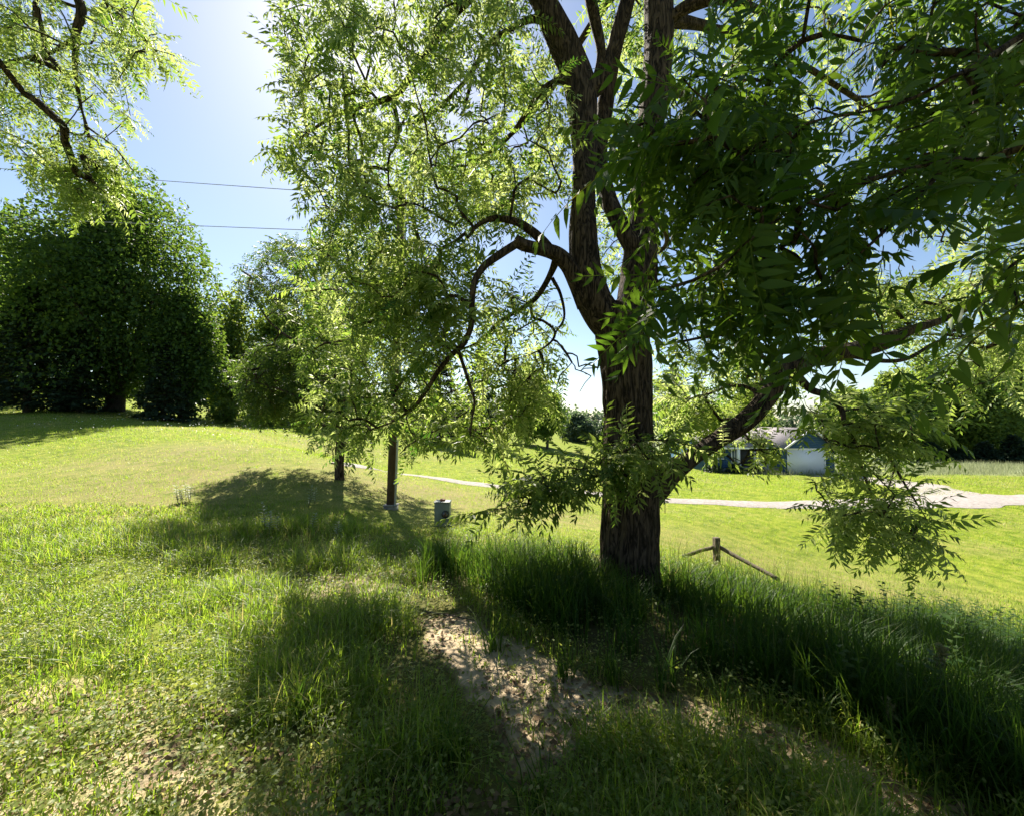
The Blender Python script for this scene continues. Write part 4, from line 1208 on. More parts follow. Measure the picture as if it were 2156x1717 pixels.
# ------------------------------------------------------------------ the blue house
def house():
    Y = 35.0
    k = Y / F
    def X(px): return (px - CX) * k
    def Z(py): return 1.6 - (py - HOR) * k
    gz = float(ground_z(X(1700), Y))
    zb = min(Z(997), gz + .05)
    root = empty('house', (X(1620), Y + 4, zb), 'single storey blue house with white garage door and grey roof across the lawn', 'house')
    x0, x1, xm = X(1646), X(1760), X(1700)
    ze, zp = Z(940), Z(902)
    yg = Y
    # garage wing with gable
    mb = MB()
    gl, gr = X(1652), X(1754)
    dep = 9.0
    v = []
    for yy in (yg, yg + dep):
        v += [(gl, yy, zb - .4), (gr, yy, zb - .4), (gr, yy, ze), ((gl + gr) / 2, yy, zp - .05), (gl, yy, ze)]
    mb.add(v, [[0, 1, 2], [0, 2, 4], [4, 2, 3], [5, 7, 6], [5, 9, 7], [9, 8, 7], [1, 6, 7], [1, 7, 2], [0, 4, 9], [0, 9, 5]])
    mb.build('garage_wall', M_SIDING, root)
    # lap siding boards on the gable front
    zz = zb
    i = 0
    bd = MB(); bd.box((0, 0, 0), (1, .025, .15))
    bme = bd.mesh('siding_board'); bme.materials.append(M_SIDING)
    def board(xa, xb, z, y):
        o = obj('siding_board', bme, None, root)
        o.scale = (xb - xa, 1, 1)
        o.location = ((xa + xb) / 2 - root.location[0], y - .014 - root.location[1], z - root.location[2])
        o.rotation_euler = (-.05, 0, 0)
    dl, dr, dt = X(1657), X(1732), Z(945)
    while zz < zp - .3:
        half = (gr - gl) / 2 if zz < ze else (gr - gl) / 2 * (zp - zz) / (zp - ze)
        c = (gl + gr) / 2
        if zz < dt + .15:
            board(c - half, dl - .12, zz, yg); board(dr + .12, c + half, zz, yg)
        else:
            board(c - half + .1, c + half - .1, zz, yg)
        zz += .16
    # garage door
    mb = MB(); mb.box(((dl + dr) / 2, yg - .03, (zb + dt) / 2), (dr - dl, .05, dt - zb))
    gd = mb.build('garage_door', M_GDOOR, root)
    for r_ in range(4):
        mb = MB()
        h = (dt - zb) / 4
        for c in range(4):
            w = (dr - dl) / 4
            mb.box((dl + w * (c + .5), yg - .062, zb + h * (r_ + .5)), (w * .8, .015, h * .66))
        o = mb.build('door_panel', M_GDOOR, gd)
        o.matrix_parent_inverse = Matrix.Identity(4)
        o.location = tuple(-np.array(gd.location))
        me = o.data
    for nm, c, d in (('door_trim', ((dl + dr) / 2, yg - .05, dt + .05), (dr - dl + .24, .06, .1)), ('door_trim', (dl - .06, yg - .05, (zb + dt) / 2), (.1, .06, dt - zb)), ('door_trim', (dr + .06, yg - .05, (zb + dt) / 2), (.1, .06, dt - zb))):
        mb = MB(); mb.box(c, d); mb.build(nm, M_TRIM, root)
    # main body to the left
    yb = Y + 1.6
    bl, br = X(1500), gl
    zE, zR = Z(942), Z(906)
    mb = MB()
    v = [(bl, yb, zb - .4), (br, yb, zb - .4), (br, yb, zE), (bl, yb, zE), (bl, yb + 8, zb - .4), (br, yb + 8, zb - .4), (br, yb + 8, zE), (bl, yb + 8, zE), (bl, yb + 4, zR - .05), (br, yb + 4, zR - .05)]
    mb.add(v, [[0, 1, 2], [0, 2, 3], [4, 6, 5], [4, 7, 6], [0, 3, 7], [0, 7, 4], [3, 8, 7], [1, 5, 6], [1, 6, 2], [2, 6, 9]])
    mb.build('wall', M_SIDING, root)
    zz = zb
    while zz < zE - .1:
        o = None
        board(bl, X(1527), zz, yb); board(X(1538), X(1557), zz, yb)
        if zz > Z(976): pass
        zz += .16
    # roofs
    def slab(name, a, b, c, d, th=.14):
        a, b, c, d = map(np.array, (a, b, c, d))
        n = unit(np.cross(b - a, d - a)) * th
        mb = MB(); mb.add([a, b, c, d, a + n, b + n, c + n, d + n], [[0, 3, 2, 1], [4, 5, 6, 7], [0, 1, 5, 4], [1, 2, 6, 5], [2, 3, 7, 6], [3, 0, 4, 7]])
        return mb.build(name, M_ROOF, root)
    ov = .4
    slab('roof', (bl - .4, yb - ov, zE - .12), (br + 2.0, yb - ov, zE - .12), (br + 2.0, yb + 4, zR), (bl - .4, yb + 4, zR))
    slab('roof', (br + 2.0, yb + 8 + ov, zE - .12), (bl - .4, yb + 8 + ov, zE - .12), (bl - .4, yb + 4, zR), (br + 2.0, yb + 4, zR))
    c = (gl + gr) / 2
    sl = (zp - ze) / ((gr - gl) / 2)
    slab('roof', (gl - .25, yg - .3, ze - .25 * sl), (c, yg - .3, zp), (c, yg + dep, zp), (gl - .25, yg + dep, ze - .25 * sl), .12)
    slab('roof', (c, yg - .3, zp), (gr + .25, yg - .3, ze - .25 * sl), (gr + .25, yg + dep, ze - .25 * sl), (c, yg + dep, zp), .12)
    for sg in (-1, 1):
        e = np.array([c + sg * ((gr - gl) / 2 + .25), yg - .33, ze - .25 * sl]); t = np.array([c, yg - .33, zp])
        mb = MB(); mb.tube(np.stack([e, t]) + [0, 0, .03], np.array([.09, .09]), 4); mb.build('rake_board', M_TRIM, root)
    mb = MB(); mb.box(((bl + br) / 2, yb - ov - .02, zE - .1), (br - bl, .05, .16)); mb.build('fascia_board', M_TRIM, root)
    # window left of the porch
    def window(pa, pb, ta, tb, y, mull=False):
        xa, xb, za, zb_ = X(pa), X(pb), Z(tb), Z(ta)
        f = MB()
        for cc, d in ((((xa + xb) / 2, y - .05, za), (xb - xa + .12, .06, .08)), (((xa + xb) / 2, y - .05, zb_), (xb - xa + .12, .06, .08)), ((xa, y - .05, (za + zb_) / 2), (.08, .06, zb_ - za - .08)), ((xb, y - .05, (za + zb_) / 2), (.08, .06, zb_ - za - .08))):
            f.box(cc, d)
        o = f.build('window', M_TRIM, root)
        pn = MB(); pn.box(((xa + xb) / 2, y - .03, (za + zb_) / 2), (xb - xa - .08, .02, zb_ - za - .08))
        p = pn.build('pane', M_PANE, o); p.location = tuple(-np.array(o.location)); p.data.transform(Matrix.Translation(tuple(-np.array(root.location))))
        p.location = (0, 0, 0)
    window(1528, 1541, 948, 968, yb)
    window(1559, 1566, 948, 976, yb)
    # porch: flat dark panel painted as the recess shade, columns, step
    mb = MB(); mb.box((X(1606), yb - .02, (Z(984) + Z(945)) / 2), (X(1636) - X(1573), .06, Z(945) - Z(984))); mb.build('porch_shade_panel', M_DARK, root)
    mb = MB(); mb.box((X(1618), yb - .07, (Z(984) + Z(952)) / 2), (.9, .05, Z(952) - Z(984))); d = mb.build('front_door', M_TRIM, root)
    for px in (1570, 1638):
        mb = MB(); mb.box((X(px), yb - .3, (Z(984) + Z(943)) / 2), (.24, .24, Z(943) - Z(984))); mb.box((X(px), yb - .3, Z(984) + .1), (.34, .34, .2)); mb.build('porch_column', M_TRIM, root)
    mb = MB(); mb.box((X(1606), yb - .5, Z(984) - .12), (X(1645) - X(1560), 1.0, .24)); mb.build('porch_step', M_CONC, root)
    mb = MB(); mb.box(((bl + X(1560)) / 2, yb - .02, zb + .1), (X(1560) - bl, .07, .5)); mb.build('foundation', M_CONC, root)
    mb = MB(); mb.box((gr - .35, yg - .08, ze - .15), (.14, .14, .26)); mb.box((gr - .35, yg - .03, ze - .1), (.08, .1, .08)); mb.build('wall_lamp', M_BLACK, root)
    return root, X, Z, zb, yb


_house = house()
for i, (px, w, lab) in enumerate(((1500, 22, 'low dark shrub under the left house window'), (1548, 18, 'low dark shrub by the narrow house window'), (1590, 16, 'low dark shrub before the porch step'))):
    blob_tree('shrub', px, 990, 977, w, 35.6, lab, 'shrub', M_CONIFER, 500, .2, rt, low=0, lobes=10, group='shrubs along the house')

# ------------------------------------------------------------------ fallen log at the wood edge
_l = hit([440, 520, 608], [868, 880, 896], 20)
mb = MB(); _l[:, 2] += .25
mb.tube(spline(np.concatenate([_l, np.array([[.22], [.26], [.3]])], 1), 8)[:, :3], np.linspace(.2, .3, 17), 10, True, .02)
tag(mb.build('fallen_log', M_BARK2, None, True, _l[1]), 'long grey fallen log lying at the foot of the brush', 'log')

# ------------------------------------------------------------------ service pole, wires, meter
_bp = hit([823], [1070], 5)[0]
yp = _bp[1]
root = empty('utility_pole', _bp, 'square brown wooden service pole with grey conduit beside the small walnut', 'pole')
ptop = P(np.array(846.), np.array(405.), np.array(yp))
pb = P(np.array(822.), np.array(1085.), np.array(yp))
mb = MB()
_d = (ptop - pb)
for s in (0,):
    hw = .075
    q = []
    for c in (pb, ptop):
        q += [c + [-hw, -hw, 0], c + [hw, -hw, 0], c + [hw, hw, 0], c + [-hw, hw, 0]]
    mb.add(q, [[0, 3, 2, 1], [4, 5, 6, 7], [0, 1, 5, 4], [1, 2, 6, 5], [2, 3, 7, 6], [3, 0, 4, 7]])
mb.build('post', M_POLE, root)
mb = MB()
ca = P(np.array(832.), np.array(1068.), np.array(yp - .1)); cb = P(np.array(855.), np.array(440.), np.array(yp - .1))
mb.tube(np.stack([ca, (ca + cb) / 2, cb, cb + [.03, 0, .12], cb + [.1, 0, .06]]), .024, 10)
mb.build('conduit', M_GALV, root, True)
for f in (.08, .3, .55, .8):
    mb = MB(); c = ca + (cb - ca) * f; mb.box(c + [0, .01, 0], (.11, .05, .03)); mb.build('conduit_strap', M_GALV, root)
mb = MB(); c = np.array([pb[0] + .02, pb[1] - .03, _bp[2] + .06]); mb.box(c - [0, 0, .05], (.26, .24, .14)); mb.box(c + [0, 0, .03], (.29, .27, .025)); mb.build('footing', M_CONC, root)
for f in (.985, .87):
    mb = MB(); c = pb + _d * f; mb.box(c + [-.11, 0, 0], (.08, .05, .05)); mb.tube(np.stack([c + [-.16, 0, -.06], c + [-.16, 0, .06]]), .04, 10); mb.build('insulator', M_GALV, root)
ga = pb + _d * .96; gb = hit([1118], [1106], 6)[0]
mb = MB(); mb.tube(np.stack([ga, ga * .5 + gb * .5, gb]), .007, 6); gw = mb.build('guy_wire', M_WIRE, root)
mb = MB(); g0 = gb + (ga - gb) * .015; g1 = gb + (ga - gb) * .30; mb.tube(np.stack([g0, (g0 + g1) / 2, g1]), .016, 8); o = mb.build('guy_guard', M_YELLOW, root)


def wire(name, fa, px, py, Yl, lab):
    a = pb + _d * fa + np.array([-.17, 0, 0])
    b = P(np.array(float(px)), np.array(float(py)), np.array(float(Yl)))
    e = a + (b - a) * 2.2
    t = np.linspace(0, 1, 30)[:, None]
    p = a + (e - a) * t + np.array([0, 0, -1.0]) * (t * (1 - t)) * .25
    mb = MB(); mb.tube(p, .009, 6)
    tag(mb.build(name, M_WIRE, None, True, a), lab, 'wire', 'overhead wires')


wire('overhead_wire', .985, 0, 352, 15, 'upper thin grey wire crossing the sky to the service pole')
wire('overhead_wire', .87, 0, 455, 15, 'lower thin grey wire crossing before the dark maples')

_mb = hit([934], [1132], 5)[0]
ym = 7.7
root = empty('meter_pedestal', (P(np.array(934.), np.array(1100.), np.array(ym))[0], ym, float(ground_z(_mb[0], ym))), 'grey electric meter pedestal with round socket in the shaded grass', 'meter')
def MX(px): return (px - CX) / F * ym
def MZ(py): return 1.6 - (py - HOR) / F * ym
def pbox(name, a, b, t, bt, y0, y1, mat=M_BOX):
    mb = MB(); mb.box(((MX(a) + MX(b)) / 2, (y0 + y1) / 2, (MZ(t) + MZ(bt)) / 2), (MX(b) - MX(a), y1 - y0, MZ(t) - MZ(bt)))
    o = mb.build(name, mat, root)
    bv = o.modifiers.new('edge', 'BEVEL'); bv.width = .008; bv.segments = 2
    return o
pbox('meter_box', 918, 949, 1055, 1103, ym - .1, ym + .1)
pbox('lid', 917, 950, 1052, 1055, ym - .12, ym + .12)
pbox('hub', 928, 938, 1048, 1052, ym - .05, ym + .05, M_RUST)
pbox('leg', 919, 925, 1103, 1160, ym - .07, ym - .03)
pbox('leg', 944, 949, 1103, 1160, ym - .07, ym - .03)
pbox('rear_panel', 921, 947, 1103, 1160, ym + .02, ym + .06)
pbox('breaker_box', 932, 950, 1108, 1146, ym - .14, ym - .07)
pbox('conduit_nut', 930, 938, 1102, 1108, ym - .1, ym - .03, M_BLACK)
cc = np.array([MX(941), ym - .1, MZ(1077)])
mb = MB(); mb.tube(np.stack([cc, cc + [0, -.035, 0]]), np.array([.068, .068]), 28); sk = mb.build('meter_socket', M_BLACK, root)
mb = MB(); mb.tube(np.stack([cc + [0, -.03, 0], cc + [0, -.05, 0]]), np.array([.05, .045]), 24); o = mb.build('meter_glass', M_GLASSD, root)
mb = MB()
for a in (-.02, .02):
    mb.box(cc + [a, -.056, -.012], (.012, .014, .04))
mb.box(cc + [0, -.056, .022], (.02, .014, .02))
mb.build('meter_contact', M_RUST, root)
mb = MB(); mb.box(cc + [-.02, -.012, -.1], (.03, .03, .02)); mb.build('latch', M_GALV, root)

# ------------------------------------------------------------------ rail fence corner
yf = 7.4
def FP(px, py, y=yf): return P(np.array(float(px)), np.array(float(py)), np.array(float(y)))
_fb = FP(1509, 1175)
root = empty('rail_fence', (_fb[0], yf, float(ground_z(_fb[0], yf))), 'weathered corner post with two sloping split rails sunk in the tall grass', 'fence')
mb = MB()
pt = FP(1509, 1130)
mb.box((_fb[0], yf, (pt[2] + root.location[2] - .4) / 2), (.095, .09, pt[2] - root.location[2] + .4), .1)
o = mb.build('post', M_WOOD, root); bv = o.modifiers.new('edge', 'BEVEL'); bv.width = .008; bv.segments = 2
for (a, b, ya, yb2, tn) in (((1505, 1149), (1395, 1184), yf, yf + .6, 1.0), ((1514, 1150), (1640, 1218), yf, yf - 1.0, 1.0)):
    p0 = FP(*a, ya); p1 = FP(*b, yb2)
    mb = MB(); t = np.linspace(0, 1, 12)[:, None]
    mb.tube(p0 + (p1 - p0) * t + (vnoise(np.concatenate([t, t], 1) * 4, int(a[0])) - .5)[:, None] * np.array([0, 0, .03]), np.full(12, .033), 6, True, .005)
    mb.build('rail', M_WOOD, root)
_s = hit([1400], [1080], 8)[0]
mb = MB(); _st = P(np.array(1400.), np.array(1040.), np.array(_s[1])); mb.tube(np.stack([_s - [0, 0, .1], _st]), .012, 6); mb.box(_st, (.03, .03, .05))
tag(mb.build('marker_stake', M_WOOD, None, False, _s), 'thin pale marker stake standing in the lawn before the road', 'stake')


# ------------------------------------------------------------------ grass
def blades(xy, h, w, r, bend=.45, tint=None, lean=None, name='grass', seg=3):
    n = len(xy)
    z = ground_z(xy[:, 0], xy[:, 1]) - .01
    b = np.concatenate([xy, z[:, None]], 1)
    th = r.uniform(0, 2 * math.pi, n)
    dv = np.stack([np.cos(th), np.sin(th), np.zeros(n)], -1)
    if lean is not None: dv = unit(dv + lean)
    sd = np.stack([-dv[:, 1], dv[:, 0], np.zeros(n)], -1)
    # twist the blade width off the bend plane
    tw = r.uniform(-.8, .8, n)[:, None]
    sd = unit(sd + dv * tw)
    bd = np.abs(r.normal(bend, bend * .6, n))
    up = np.array([0, 0, 1.0])
    V = []
    if seg == 3:
        fr = ((0, 1.0), (.4, .85), (.78, .5))
    elif seg == 2:
        fr = ((0, 1.0), (.55, .75))
    else:
        fr = ((0, 1.0),)
    for f, ww in fr:
        c = b + up * (h * (f - .35 * bd * f ** 3))[:, None] + dv * (h * bd * f ** 2.2)[:, None]
        V += [c - sd * (w * ww / 2)[:, None], c + sd * (w * ww / 2)[:, None]]
    f = 1.0
    V.append(b + up * (h * (1 - .35 * bd))[:, None] + dv * (h * bd)[:, None])
    V = np.stack(V, 1)
    k = V.shape[1]
    T = []
    for i in range(len(fr) - 1):
        a = 2 * i
        T += [[a, a + 1, a + 3], [a, a + 3, a + 2]]
    a = 2 * (len(fr) - 1)
    T.append([a, a + 1, k - 1])
    T = (np.array(T)[None] + (np.arange(n) * k)[:, None, None]).reshape(-1, 3)
    if tint is None: tint = np.clip(r.normal(.45, .22, n), 0, 1)
    A = np.repeat(tint, k)
    return V.reshape(-1, 3), T, A


rg = np.random.default_rng(99)


def wedge(n, y0, y1, pw, r, marg=1.12):
    """points in the view wedge between two distances, density falling with distance"""
    u = r.random(n)
    e = 2 - pw
    y = (y0 ** e + u * (y1 ** e - y0 ** e)) ** (1 / e)
    x = r.uniform(-1, 1, n) * (y * 1078 / F * marg + .5)
    return np.stack([x, y], -1)


def patchy(xy, s, k): return vnoise(xy * s, k)


# foreground meadow
xy = wedge(330000, 1.15, 9.5, 1.15, rg)
px, py, dep, sand, tallz = zones(xy[:, 0], xy[:, 1])
pn = patchy(xy, 1.6, 31) * .6 + patchy(xy, 5.0, 32) * .4
wx, wy = (vnoise(xy * 2.4, 35) - .5) * 170, (vnoise(xy * 2.4, 36) - .5) * 150
leftmid = inpoly(px + wx, py + wy, [(470, 1300), (620, 1240), (760, 1290), (900, 1300), (900, 1400), (1000, 1560), (1000, 1717), (620, 1640), (500, 1560)])
leftside = (px < 620) & (py < 1400)
dens = np.where(tallz, .95, np.where(leftmid, .95, np.where(leftside, .85, .6)))
dens = np.where((sand > .7), .19, np.where(sand > .55, .16, np.where(sand > .4, .4, dens)))
dens = dens * np.clip((pn - .25) * 2.8, .06, 1.15)
k = rg.random(len(xy)) < dens
# keep the road side and trunk clear
k &= rg.random(len(xy)) < np.clip((9.6 - dep) / 2.6, 0, 1)
tr = np.hypot(xy[:, 0] - _bt[0], xy[:, 1] - _bt[1]) > .36
k &= tr
xy, px, py, dep, sand, tallz, pn, leftmid = (q[k] for q in (xy, px, py, dep, sand, tallz, pn, leftmid))
T_ = tallz
h = np.where(T_, rg.uniform(.20, .50, len(xy)), np.where(leftmid, rg.uniform(.08, .30, len(xy)), rg.uniform(.05, .17, len(xy))))
lush = (px < 760) & (py > 1060) & (py < 1200)
h = np.where(lush & ~T_, h * 1.7, h)
lowc = (px > 1100) & (py > 1500) & ~T_
h = np.where(lowc, h * 1.5, h)
h = h * (.65 + .7 * pn) * np.where(sand > .4, .7, 1)
h = np.where((py < 1110) & (px < 900), h * .6, h)
h = np.where(T_ & (py < 1300) & (px > 1240), h * .8, h)
h = h * np.clip((10.2 - dep) / 3.2, .3, 1)
h = np.where((py < 1190) & (px > 820), h * .55, h)
w = (.0042 + .0032 * rg.random(len(xy))) * np.clip(.8 + dep * .14, .9, 1.9)
tn = np.clip(rg.normal(.42, .2, len(xy)) + np.where(rg.random(len(xy)) < np.where(px < 700, .13, .06), .5, 0), 0, 1)
lo = ~T_
v, t, a = blades(xy[lo], h[lo], w[lo], rg, .68, tn[lo])
tag(obj('meadow_grass', mesh('meadow_grass', v, t, {'tint': a}), M_GRASS), 'bright ragged grass over the sandy knoll', 'grass', kind='stuff')
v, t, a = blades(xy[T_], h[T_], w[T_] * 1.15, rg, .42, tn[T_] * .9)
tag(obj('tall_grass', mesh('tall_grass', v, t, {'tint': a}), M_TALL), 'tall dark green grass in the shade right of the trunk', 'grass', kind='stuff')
print('grass', len(xy))

# mown lawn
xy = wedge(300000, 7.0, 48, 1.5, rg)
px, py, dep, sand, tallz = zones(xy[:, 0], xy[:, 1])
rp = spline(_road, 10)
k = np.ones(len(xy), bool)
for a in range(0, len(xy), 20000):
    d2 = ((xy[a:a + 20000, None] - rp[None, :, :2]) ** 2).sum(-1)
    j = d2.argmin(1)
    k[a:a + 20000] = np.sqrt(d2[np.arange(len(j)), j]) > rp[j, 2] * .95
pn = patchy(xy, .5, 41) * .6 + patchy(xy, 2.2, 42) * .4
k &= rg.random(len(xy)) < np.clip(pn * 1.7, .1, 1)
xy, dep, pn = xy[k], dep[k], pn[k]
hay = (xy[:, 1] > 34) & (xy[:, 0] > 21)
h = rg.uniform(.03, .11, len(xy)) * (.7 + .6 * pn) * np.clip(dep / 14, 1, 1.5) * np.where(hay, 4.5, 1)
w = .0075 * np.clip(dep / 8, 1, 4.5)
tn = np.clip(rg.normal(.55, .2, len(xy)) + (pn < .42) * .28 + hay * .12, 0, 1)
if hay.any():
    v, t, a = blades(xy[hay], h[hay], w[hay], rg, .4, np.clip(rg.normal(.5, .25, int(hay.sum())), 0, 1), seg=1)
    tag(obj('hay_grass', mesh('hay_grass', v, t, {'tint': a}), M_HAY), 'tall pale hay grass in the far right field before the treeline', 'grass', kind='stuff')
xy, h, w, tn = xy[~hay], h[~hay], w[~hay], tn[~hay]
v, t, a = blades(xy, h, w, rg, .6, tn, seg=1)
tag(obj('lawn_grass', mesh('lawn_grass', v, t, {'tint': a}), M_GRASS), 'short sunlit lawn grass on both sides of the gravel road', 'grass', kind='stuff')

# broad leaved ground cover and forbs
def leafscatter(pos, size, r, flat=.5, tint=(.5, .25)):
    n = len(pos)
    d = unit(np.stack([r.normal(0, 1, n), r.normal(0, 1, n), r.normal(.15, flat, n)], -1))
    return scatter([leafquad()], pos, frames(d, .5, r=r), size * r.uniform(.6, 1.3, n), np.clip(r.normal(tint[0], tint[1], n), 0, 1), r=r)


xy = wedge(190000, 1.15, 7.5, 1.2, rg)
px, py, dep, sand, tallz = zones(xy[:, 0], xy[:, 1])
pn = patchy(xy, 2.2, 51) * .55 + patchy(xy, 7, 52) * .45
k = rg.random(len(xy)) < np.where(tallz, .4, np.where(sand > .7, .22, np.where(px < 700, 1.0, .8))) * np.clip((pn - .3) * 3, .03, 1)
xy = xy[k]; sand = sand[k]
z = ground_z(xy[:, 0], xy[:, 1]) + np.where(sand > .7, rg.uniform(.005, .03, len(xy)), rg.uniform(.01, .15, len(xy)))
v, t, a = leafscatter(np.concatenate([xy, z[:, None]], 1), .023, rg, .4)
tag(obj('ground_cover', mesh('ground_cover', v, t, {'tint': a}), M_COVER), 'low creeping broad leaves scattered over the sandy soil', 'ground cover', kind='stuff')

# dead leaves and bits on the bare sand
xy = wedge(18000, 1.15, 5.0, 1.2, rg)
px, py, dep, sand, tallz = zones(xy[:, 0], xy[:, 1])
k = (sand > .4) & (rg.random(len(xy)) < np.clip((patchy(xy, 3, 61) - .3) * 3, .1, 1))
xy = xy[k]
z = ground_z(xy[:, 0], xy[:, 1]) + .008
v, t, a = leafscatter(np.concatenate([xy, z[:, None]], 1), .04, rg, .12)
tag(obj('leaf_litter', mesh('leaf_litter', v, t, {'tint': a}), M_DRY), 'brown dead leaves littering the bare sandy path', 'leaf litter', kind='stuff')

# leafy forb stems standing in the tall grass
xy = wedge(2600, 2.0, 6.5, .6, rg)
px, py, dep, sand, tallz = zones(xy[:, 0], xy[:, 1])
k = tallz & (px > 1180) & (py > 1345) & (patchy(xy, 1.1, 71) > .42)
xy = xy[k]
pos = []; mbs = MB()
dirs = []
for (x, y) in xy:
    z = float(ground_z(x, y)); H = rg.uniform(.3, .62); n = int(H / .018)
    tp = np.array([x + rg.normal(0, .05), y + rg.normal(0, .05), z + H]); b0 = np.array([x, y, z])
    f = np.linspace(.2, 1, n)[:, None]
    th = np.arange(n) * 2.4 + rg.uniform(0, 6)
    pos.append(b0 + (tp - b0) * f)
    dirs.append(np.stack([np.cos(th), np.sin(th), np.full(n, .25)], -1))
    mbs.tube(np.stack([b0, tp]), np.array([.003, .0015]), 3, False)
pos = np.concatenate(pos); dirs = np.concatenate(dirs)
v, t, a = scatter([leafquad()], pos, frames(dirs, .2, r=rg), .048 * rg.uniform(.6, 1.2, len(pos)) * np.array(1.0), np.clip(rg.normal(.35, .2, len(pos)), 0, 1), r=rg)
mbs.add(v, t, a)
tag(mbs.build('forbs', M_FORB), 'leafy upright forbs crowding the shaded tall grass', 'wild plants', kind='stuff')
print('forb stems', len(xy))

# thin seeding stalks along the edge of the knoll, dark against the lawn
xy = wedge(6000, 3.2, 8.0, .5, rg)
px, py, dep, sand, tallz = zones(xy[:, 0], xy[:, 1])
k = (px > 860) & (py < 1420) & (py > 1165 + np.clip((px - 1400) * .17, 0, 400)) & (py < 1260 + np.clip((px - 1400) * .22, 0, 400)) & (patchy(xy, 1.4, 91) > .35)
k &= (np.hypot(xy[:, 0] - _bt[0], xy[:, 1] - _bt[1]) > .4)
xy = xy[k]
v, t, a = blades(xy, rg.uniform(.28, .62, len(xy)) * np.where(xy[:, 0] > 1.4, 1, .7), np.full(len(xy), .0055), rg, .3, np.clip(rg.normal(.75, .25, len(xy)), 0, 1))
tag(obj('grass_stalks', mesh('grass_stalks', v, t, {'tint': a}), M_TALL), 'thin seeding stalks fringing the knoll edge against the bright lawn', 'grass', kind='stuff')

# white flowers on the crest
xy = np.stack([rg.uniform(-26, -10, 400), rg.uniform(17, 30, 400)], -1)
xy = xy[patchy(xy, .6, 81) > .45]
z = ground_z(xy[:, 0], xy[:, 1])
pos = np.concatenate([xy, (z + rg.uniform(.2, .45, len(xy)))[:, None]], 1)
v, t, a = scatter([leafquad()], pos, frames(rg.normal(0, 1, pos.shape), .3, r=rg), np.full(len(pos), .07), np.full(len(pos), .5), r=rg)
tag(obj('wildflowers', mesh('wildflowers', v, t, {'tint': a}), M_WHITE), 'tiny white wildflowers dotted along the left lawn crest', 'flowers', kind='stuff')

# ------------------------------------------------------------------ single plants one can point to
def weed(px, py, top, lab, r, name='milkweed', mat=M_PALE, leafl=.11, pairs=9, stems=1):
    b = hit([px], [py], 3)[0]
    H = (py - top) / F * b[1]
    root = empty(name, b, lab, 'weed', 'leafy weeds at the shade edge')
    for k in range(stems):
        b0 = b + ([r.normal(0, .13), r.normal(0, .1), 0] if k else [0, 0, 0])
        mb = MB(); tp = b0 + [r.normal(0, .05), r.normal(0, .04), H * (1 if k == 0 else r.uniform(.6, .95))]
        mb.tube(np.stack([b0 - [0, 0, .05], (b0 + tp) / 2, tp]), np.array([.006, .005, .002]), 6); mb.build('stem', M_STEM, root, True)
        n = pairs * 3
        for i in range(n):
            f = .2 + .8 * i / (n - 1)
            th = i * 2.2 + r.uniform(-.2, .2)
            d = np.array([math.cos(th), math.sin(th), .55 + .5 * (f > .85)]); d /= np.linalg.norm(d)
            u = np.array([0, 0, 1.0]); u -= d * (u @ d); u /= np.linalg.norm(u)
            v, t = leaflet(b0 + (tp - b0) * f, d, u, leafl * (1.1 - .5 * f), leafl * .3, True, .3)
            m = MB(); m.add(v, t, float(r.uniform(.2, .8))); m.build('leaf', mat, root)
    return root


rw = np.random.default_rng(5)
weed(560, 1122, 1056, 'tallest weed with leaves coloured sunlit pale at the edge of the small walnut shade', rw, leafl=.12, pairs=8, stems=2)
weed(585, 1125, 1088, 'shorter pale weed close right of the tallest one', rw, leafl=.1, pairs=6)
weed(650, 1068, 1022, 'bushy pale weed farthest back in the walnut shade', rw, leafl=.12, pairs=6, stems=3)
weed(655, 1118, 1082, 'small pale weed nearer than the bushy one behind it', rw, leafl=.10, pairs=6)
weed(708, 1132, 1098, 'small pale weed just left of the pole foot', rw, leafl=.10, pairs=6)
weed(375, 1058, 1022, 'low pale weed clump on the sunny left edge of the shade', rw, leafl=.13, pairs=5, stems=7)


def clump(px, py, hpx, lab, r, n=26, pale=0.0):
    b = hit([px], [py], 1.2)[0]
    H = hpx / F * b[1]
    xy = b[:2] + r.normal(0, .028, (n, 2))
    v, t, a = blades(xy, H * r.uniform(.5, 1.15, n), np.full(n, .0075) * r.uniform(.8, 1.5, n), r, .55, np.clip(r.normal(.5 + pale, .2, n), 0, 1))
    o = obj('grass_clump', mesh('grass_clump', v - b, t, {'tint': a}), M_TALL)
    o.location = b.tolist()
    return tag(o, lab, 'grass clump', 'single grass clumps on the path')


rc = np.random.default_rng(8)
for q in ((1045, 1370, 110, 'arching grass clump at the top of the bare sandy path'), (1405, 1455, 140, 'tallest pale grass clump on the path below the trunk'), (1290, 1440, 110, 'thin grass clump between the trunk and the sunlit sand'),
          (1190, 1430, 90, 'short grass clump at the upper edge of the brightest sand'), (1540, 1520, 110, 'grass clump beside the darkest path edge'), (1720, 1530, 120, 'grass clump with bent over tips at the tall grass edge'),
          (1905, 1650, 150, 'sunlit yellow green clump low on the right of the path'), (1990, 1650, 130, 'grass clump right of the sunlit yellow green one'), (1130, 1700, 130, 'dark grass clump nearest the bottom centre'), (1480, 1690, 120, 'dark grass clump at the bottom right of centre'),
          (960, 1600, 150, 'dense dark clump left of the sunlit sand'), (640, 1530, 160, 'tall clump where the left shade begins'), (1640, 1710, 130, 'broad bladed clump at the bottom between two paths')):
    clump(q[0], q[1], q[2], q[3], rc)


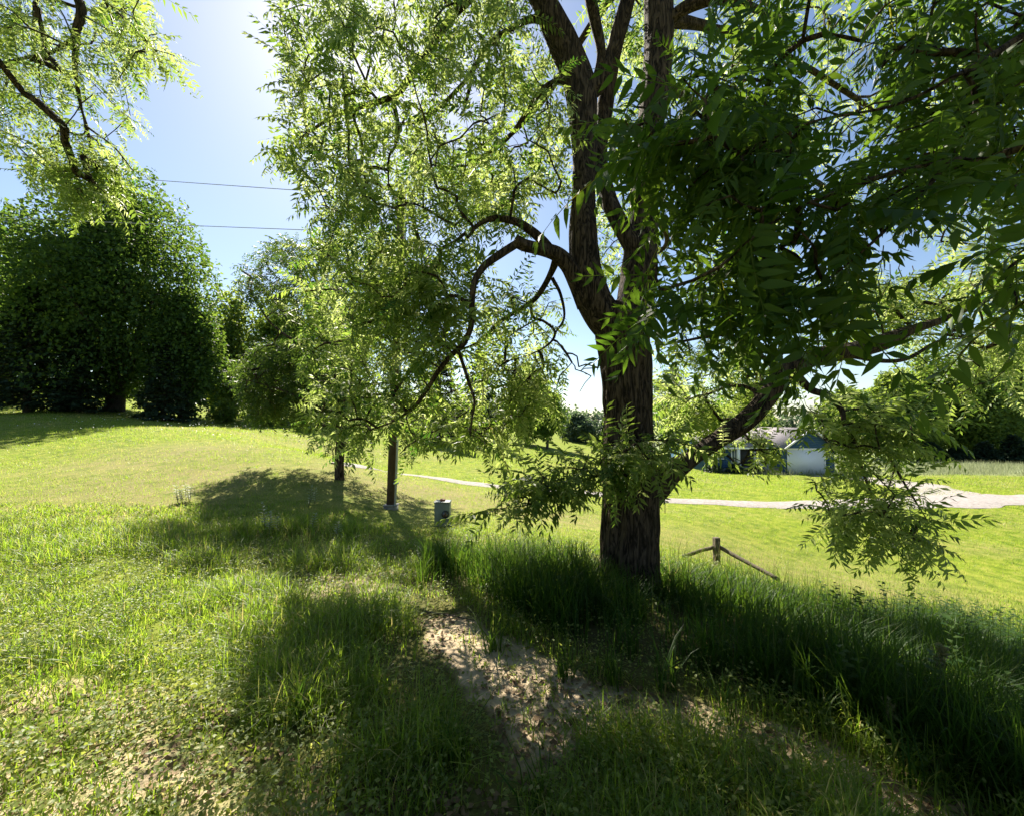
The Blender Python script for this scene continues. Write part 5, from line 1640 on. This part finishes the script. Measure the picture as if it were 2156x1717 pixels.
def seedhead(px, py, top, lab, r):
    b = hit([px], [py], 1.2)[0]
    H = (py - top) / F * b[1]
    root = empty('seeding_grass', b, lab, 'seed head', 'seeding grass stalks')
    tp = b + [r.normal(0, .04), .02, H]
    mid = (b + tp) / 2 + [r.normal(0, .02), 0, 0]
    s = spline(np.stack([b, mid, tp]), 8)
    mb = MB(); mb.tube(s, np.linspace(.0022, .0012, len(s)), 5); mb.build('stalk', M_STEM, root)
    f = r.uniform(.72, 1, 160)
    c = s[np.minimum((f * (len(s) - 1)).astype(int), len(s) - 1)]
    pos = c + r.normal(0, .010, c.shape)
    d = unit(r.normal(0, .7, c.shape) + [0, 0, .8])
    v, t, a = scatter([leaftri()], pos, frames(d, .5, r=r), np.full(160, .022), np.clip(r.normal(.5, .25, 160), 0, 1), r=r)
    o = obj('seed_spike', mesh('seed_spike', v - b, t, {'tint': a}), M_SPIKE, root); o['kind'] = 'stuff'
    o = MB(); v, t, a = blades(np.tile(b[:2], (5, 1)) + r.normal(0, .01, (5, 2)), np.full(5, H * .5), np.full(5, .006), r, .7)
    o.add(v - 0, t, a); o.build('blade', M_TALL, root)


seedhead(1975, 1560, 1370, 'tall stalk with a lumpy pale seed head standing out against the dark grass', rc)
seedhead(1885, 1590, 1490, 'shorter stalk with a slim green seed head left of the tall one', rc)


def twig(px, py, px2, py2, lab, r):
    a = hit([px], [py], 1.2)[0]; b = hit([px2], [py2], 1.2)[0]
    t = np.linspace(0, 1, 9)[:, None]
    p = a + (b - a) * t + r.normal(0, .012, (9, 3)); p[:, 2] = ground_z(p[:, 0], p[:, 1]) + .02 + np.abs(r.normal(0, .008, 9))
    mb = MB(); mb.tube(p, np.linspace(.008, .003, 9), 6, True, .001)
    c = p[4]; e = c + (b - a) * .35 + [.06, .05, .03]
    mb.tube(np.stack([c, (c + e) / 2 + [0, 0, .02], e]), np.array([.004, .003, .002]), 5)
    tag(mb.build('fallen_twig', M_BARK2, None, True, a), lab, 'twig', 'twigs on the ground')


twig(800, 1655, 930, 1615, 'pale forked twig lying in the shade at the bottom', rc)
twig(890, 1290, 1000, 1312, 'grey twig across the top of the sandy path', rc)
twig(700, 1190, 640, 1160, 'dark bare twig propped in the sunlit grass', rc)
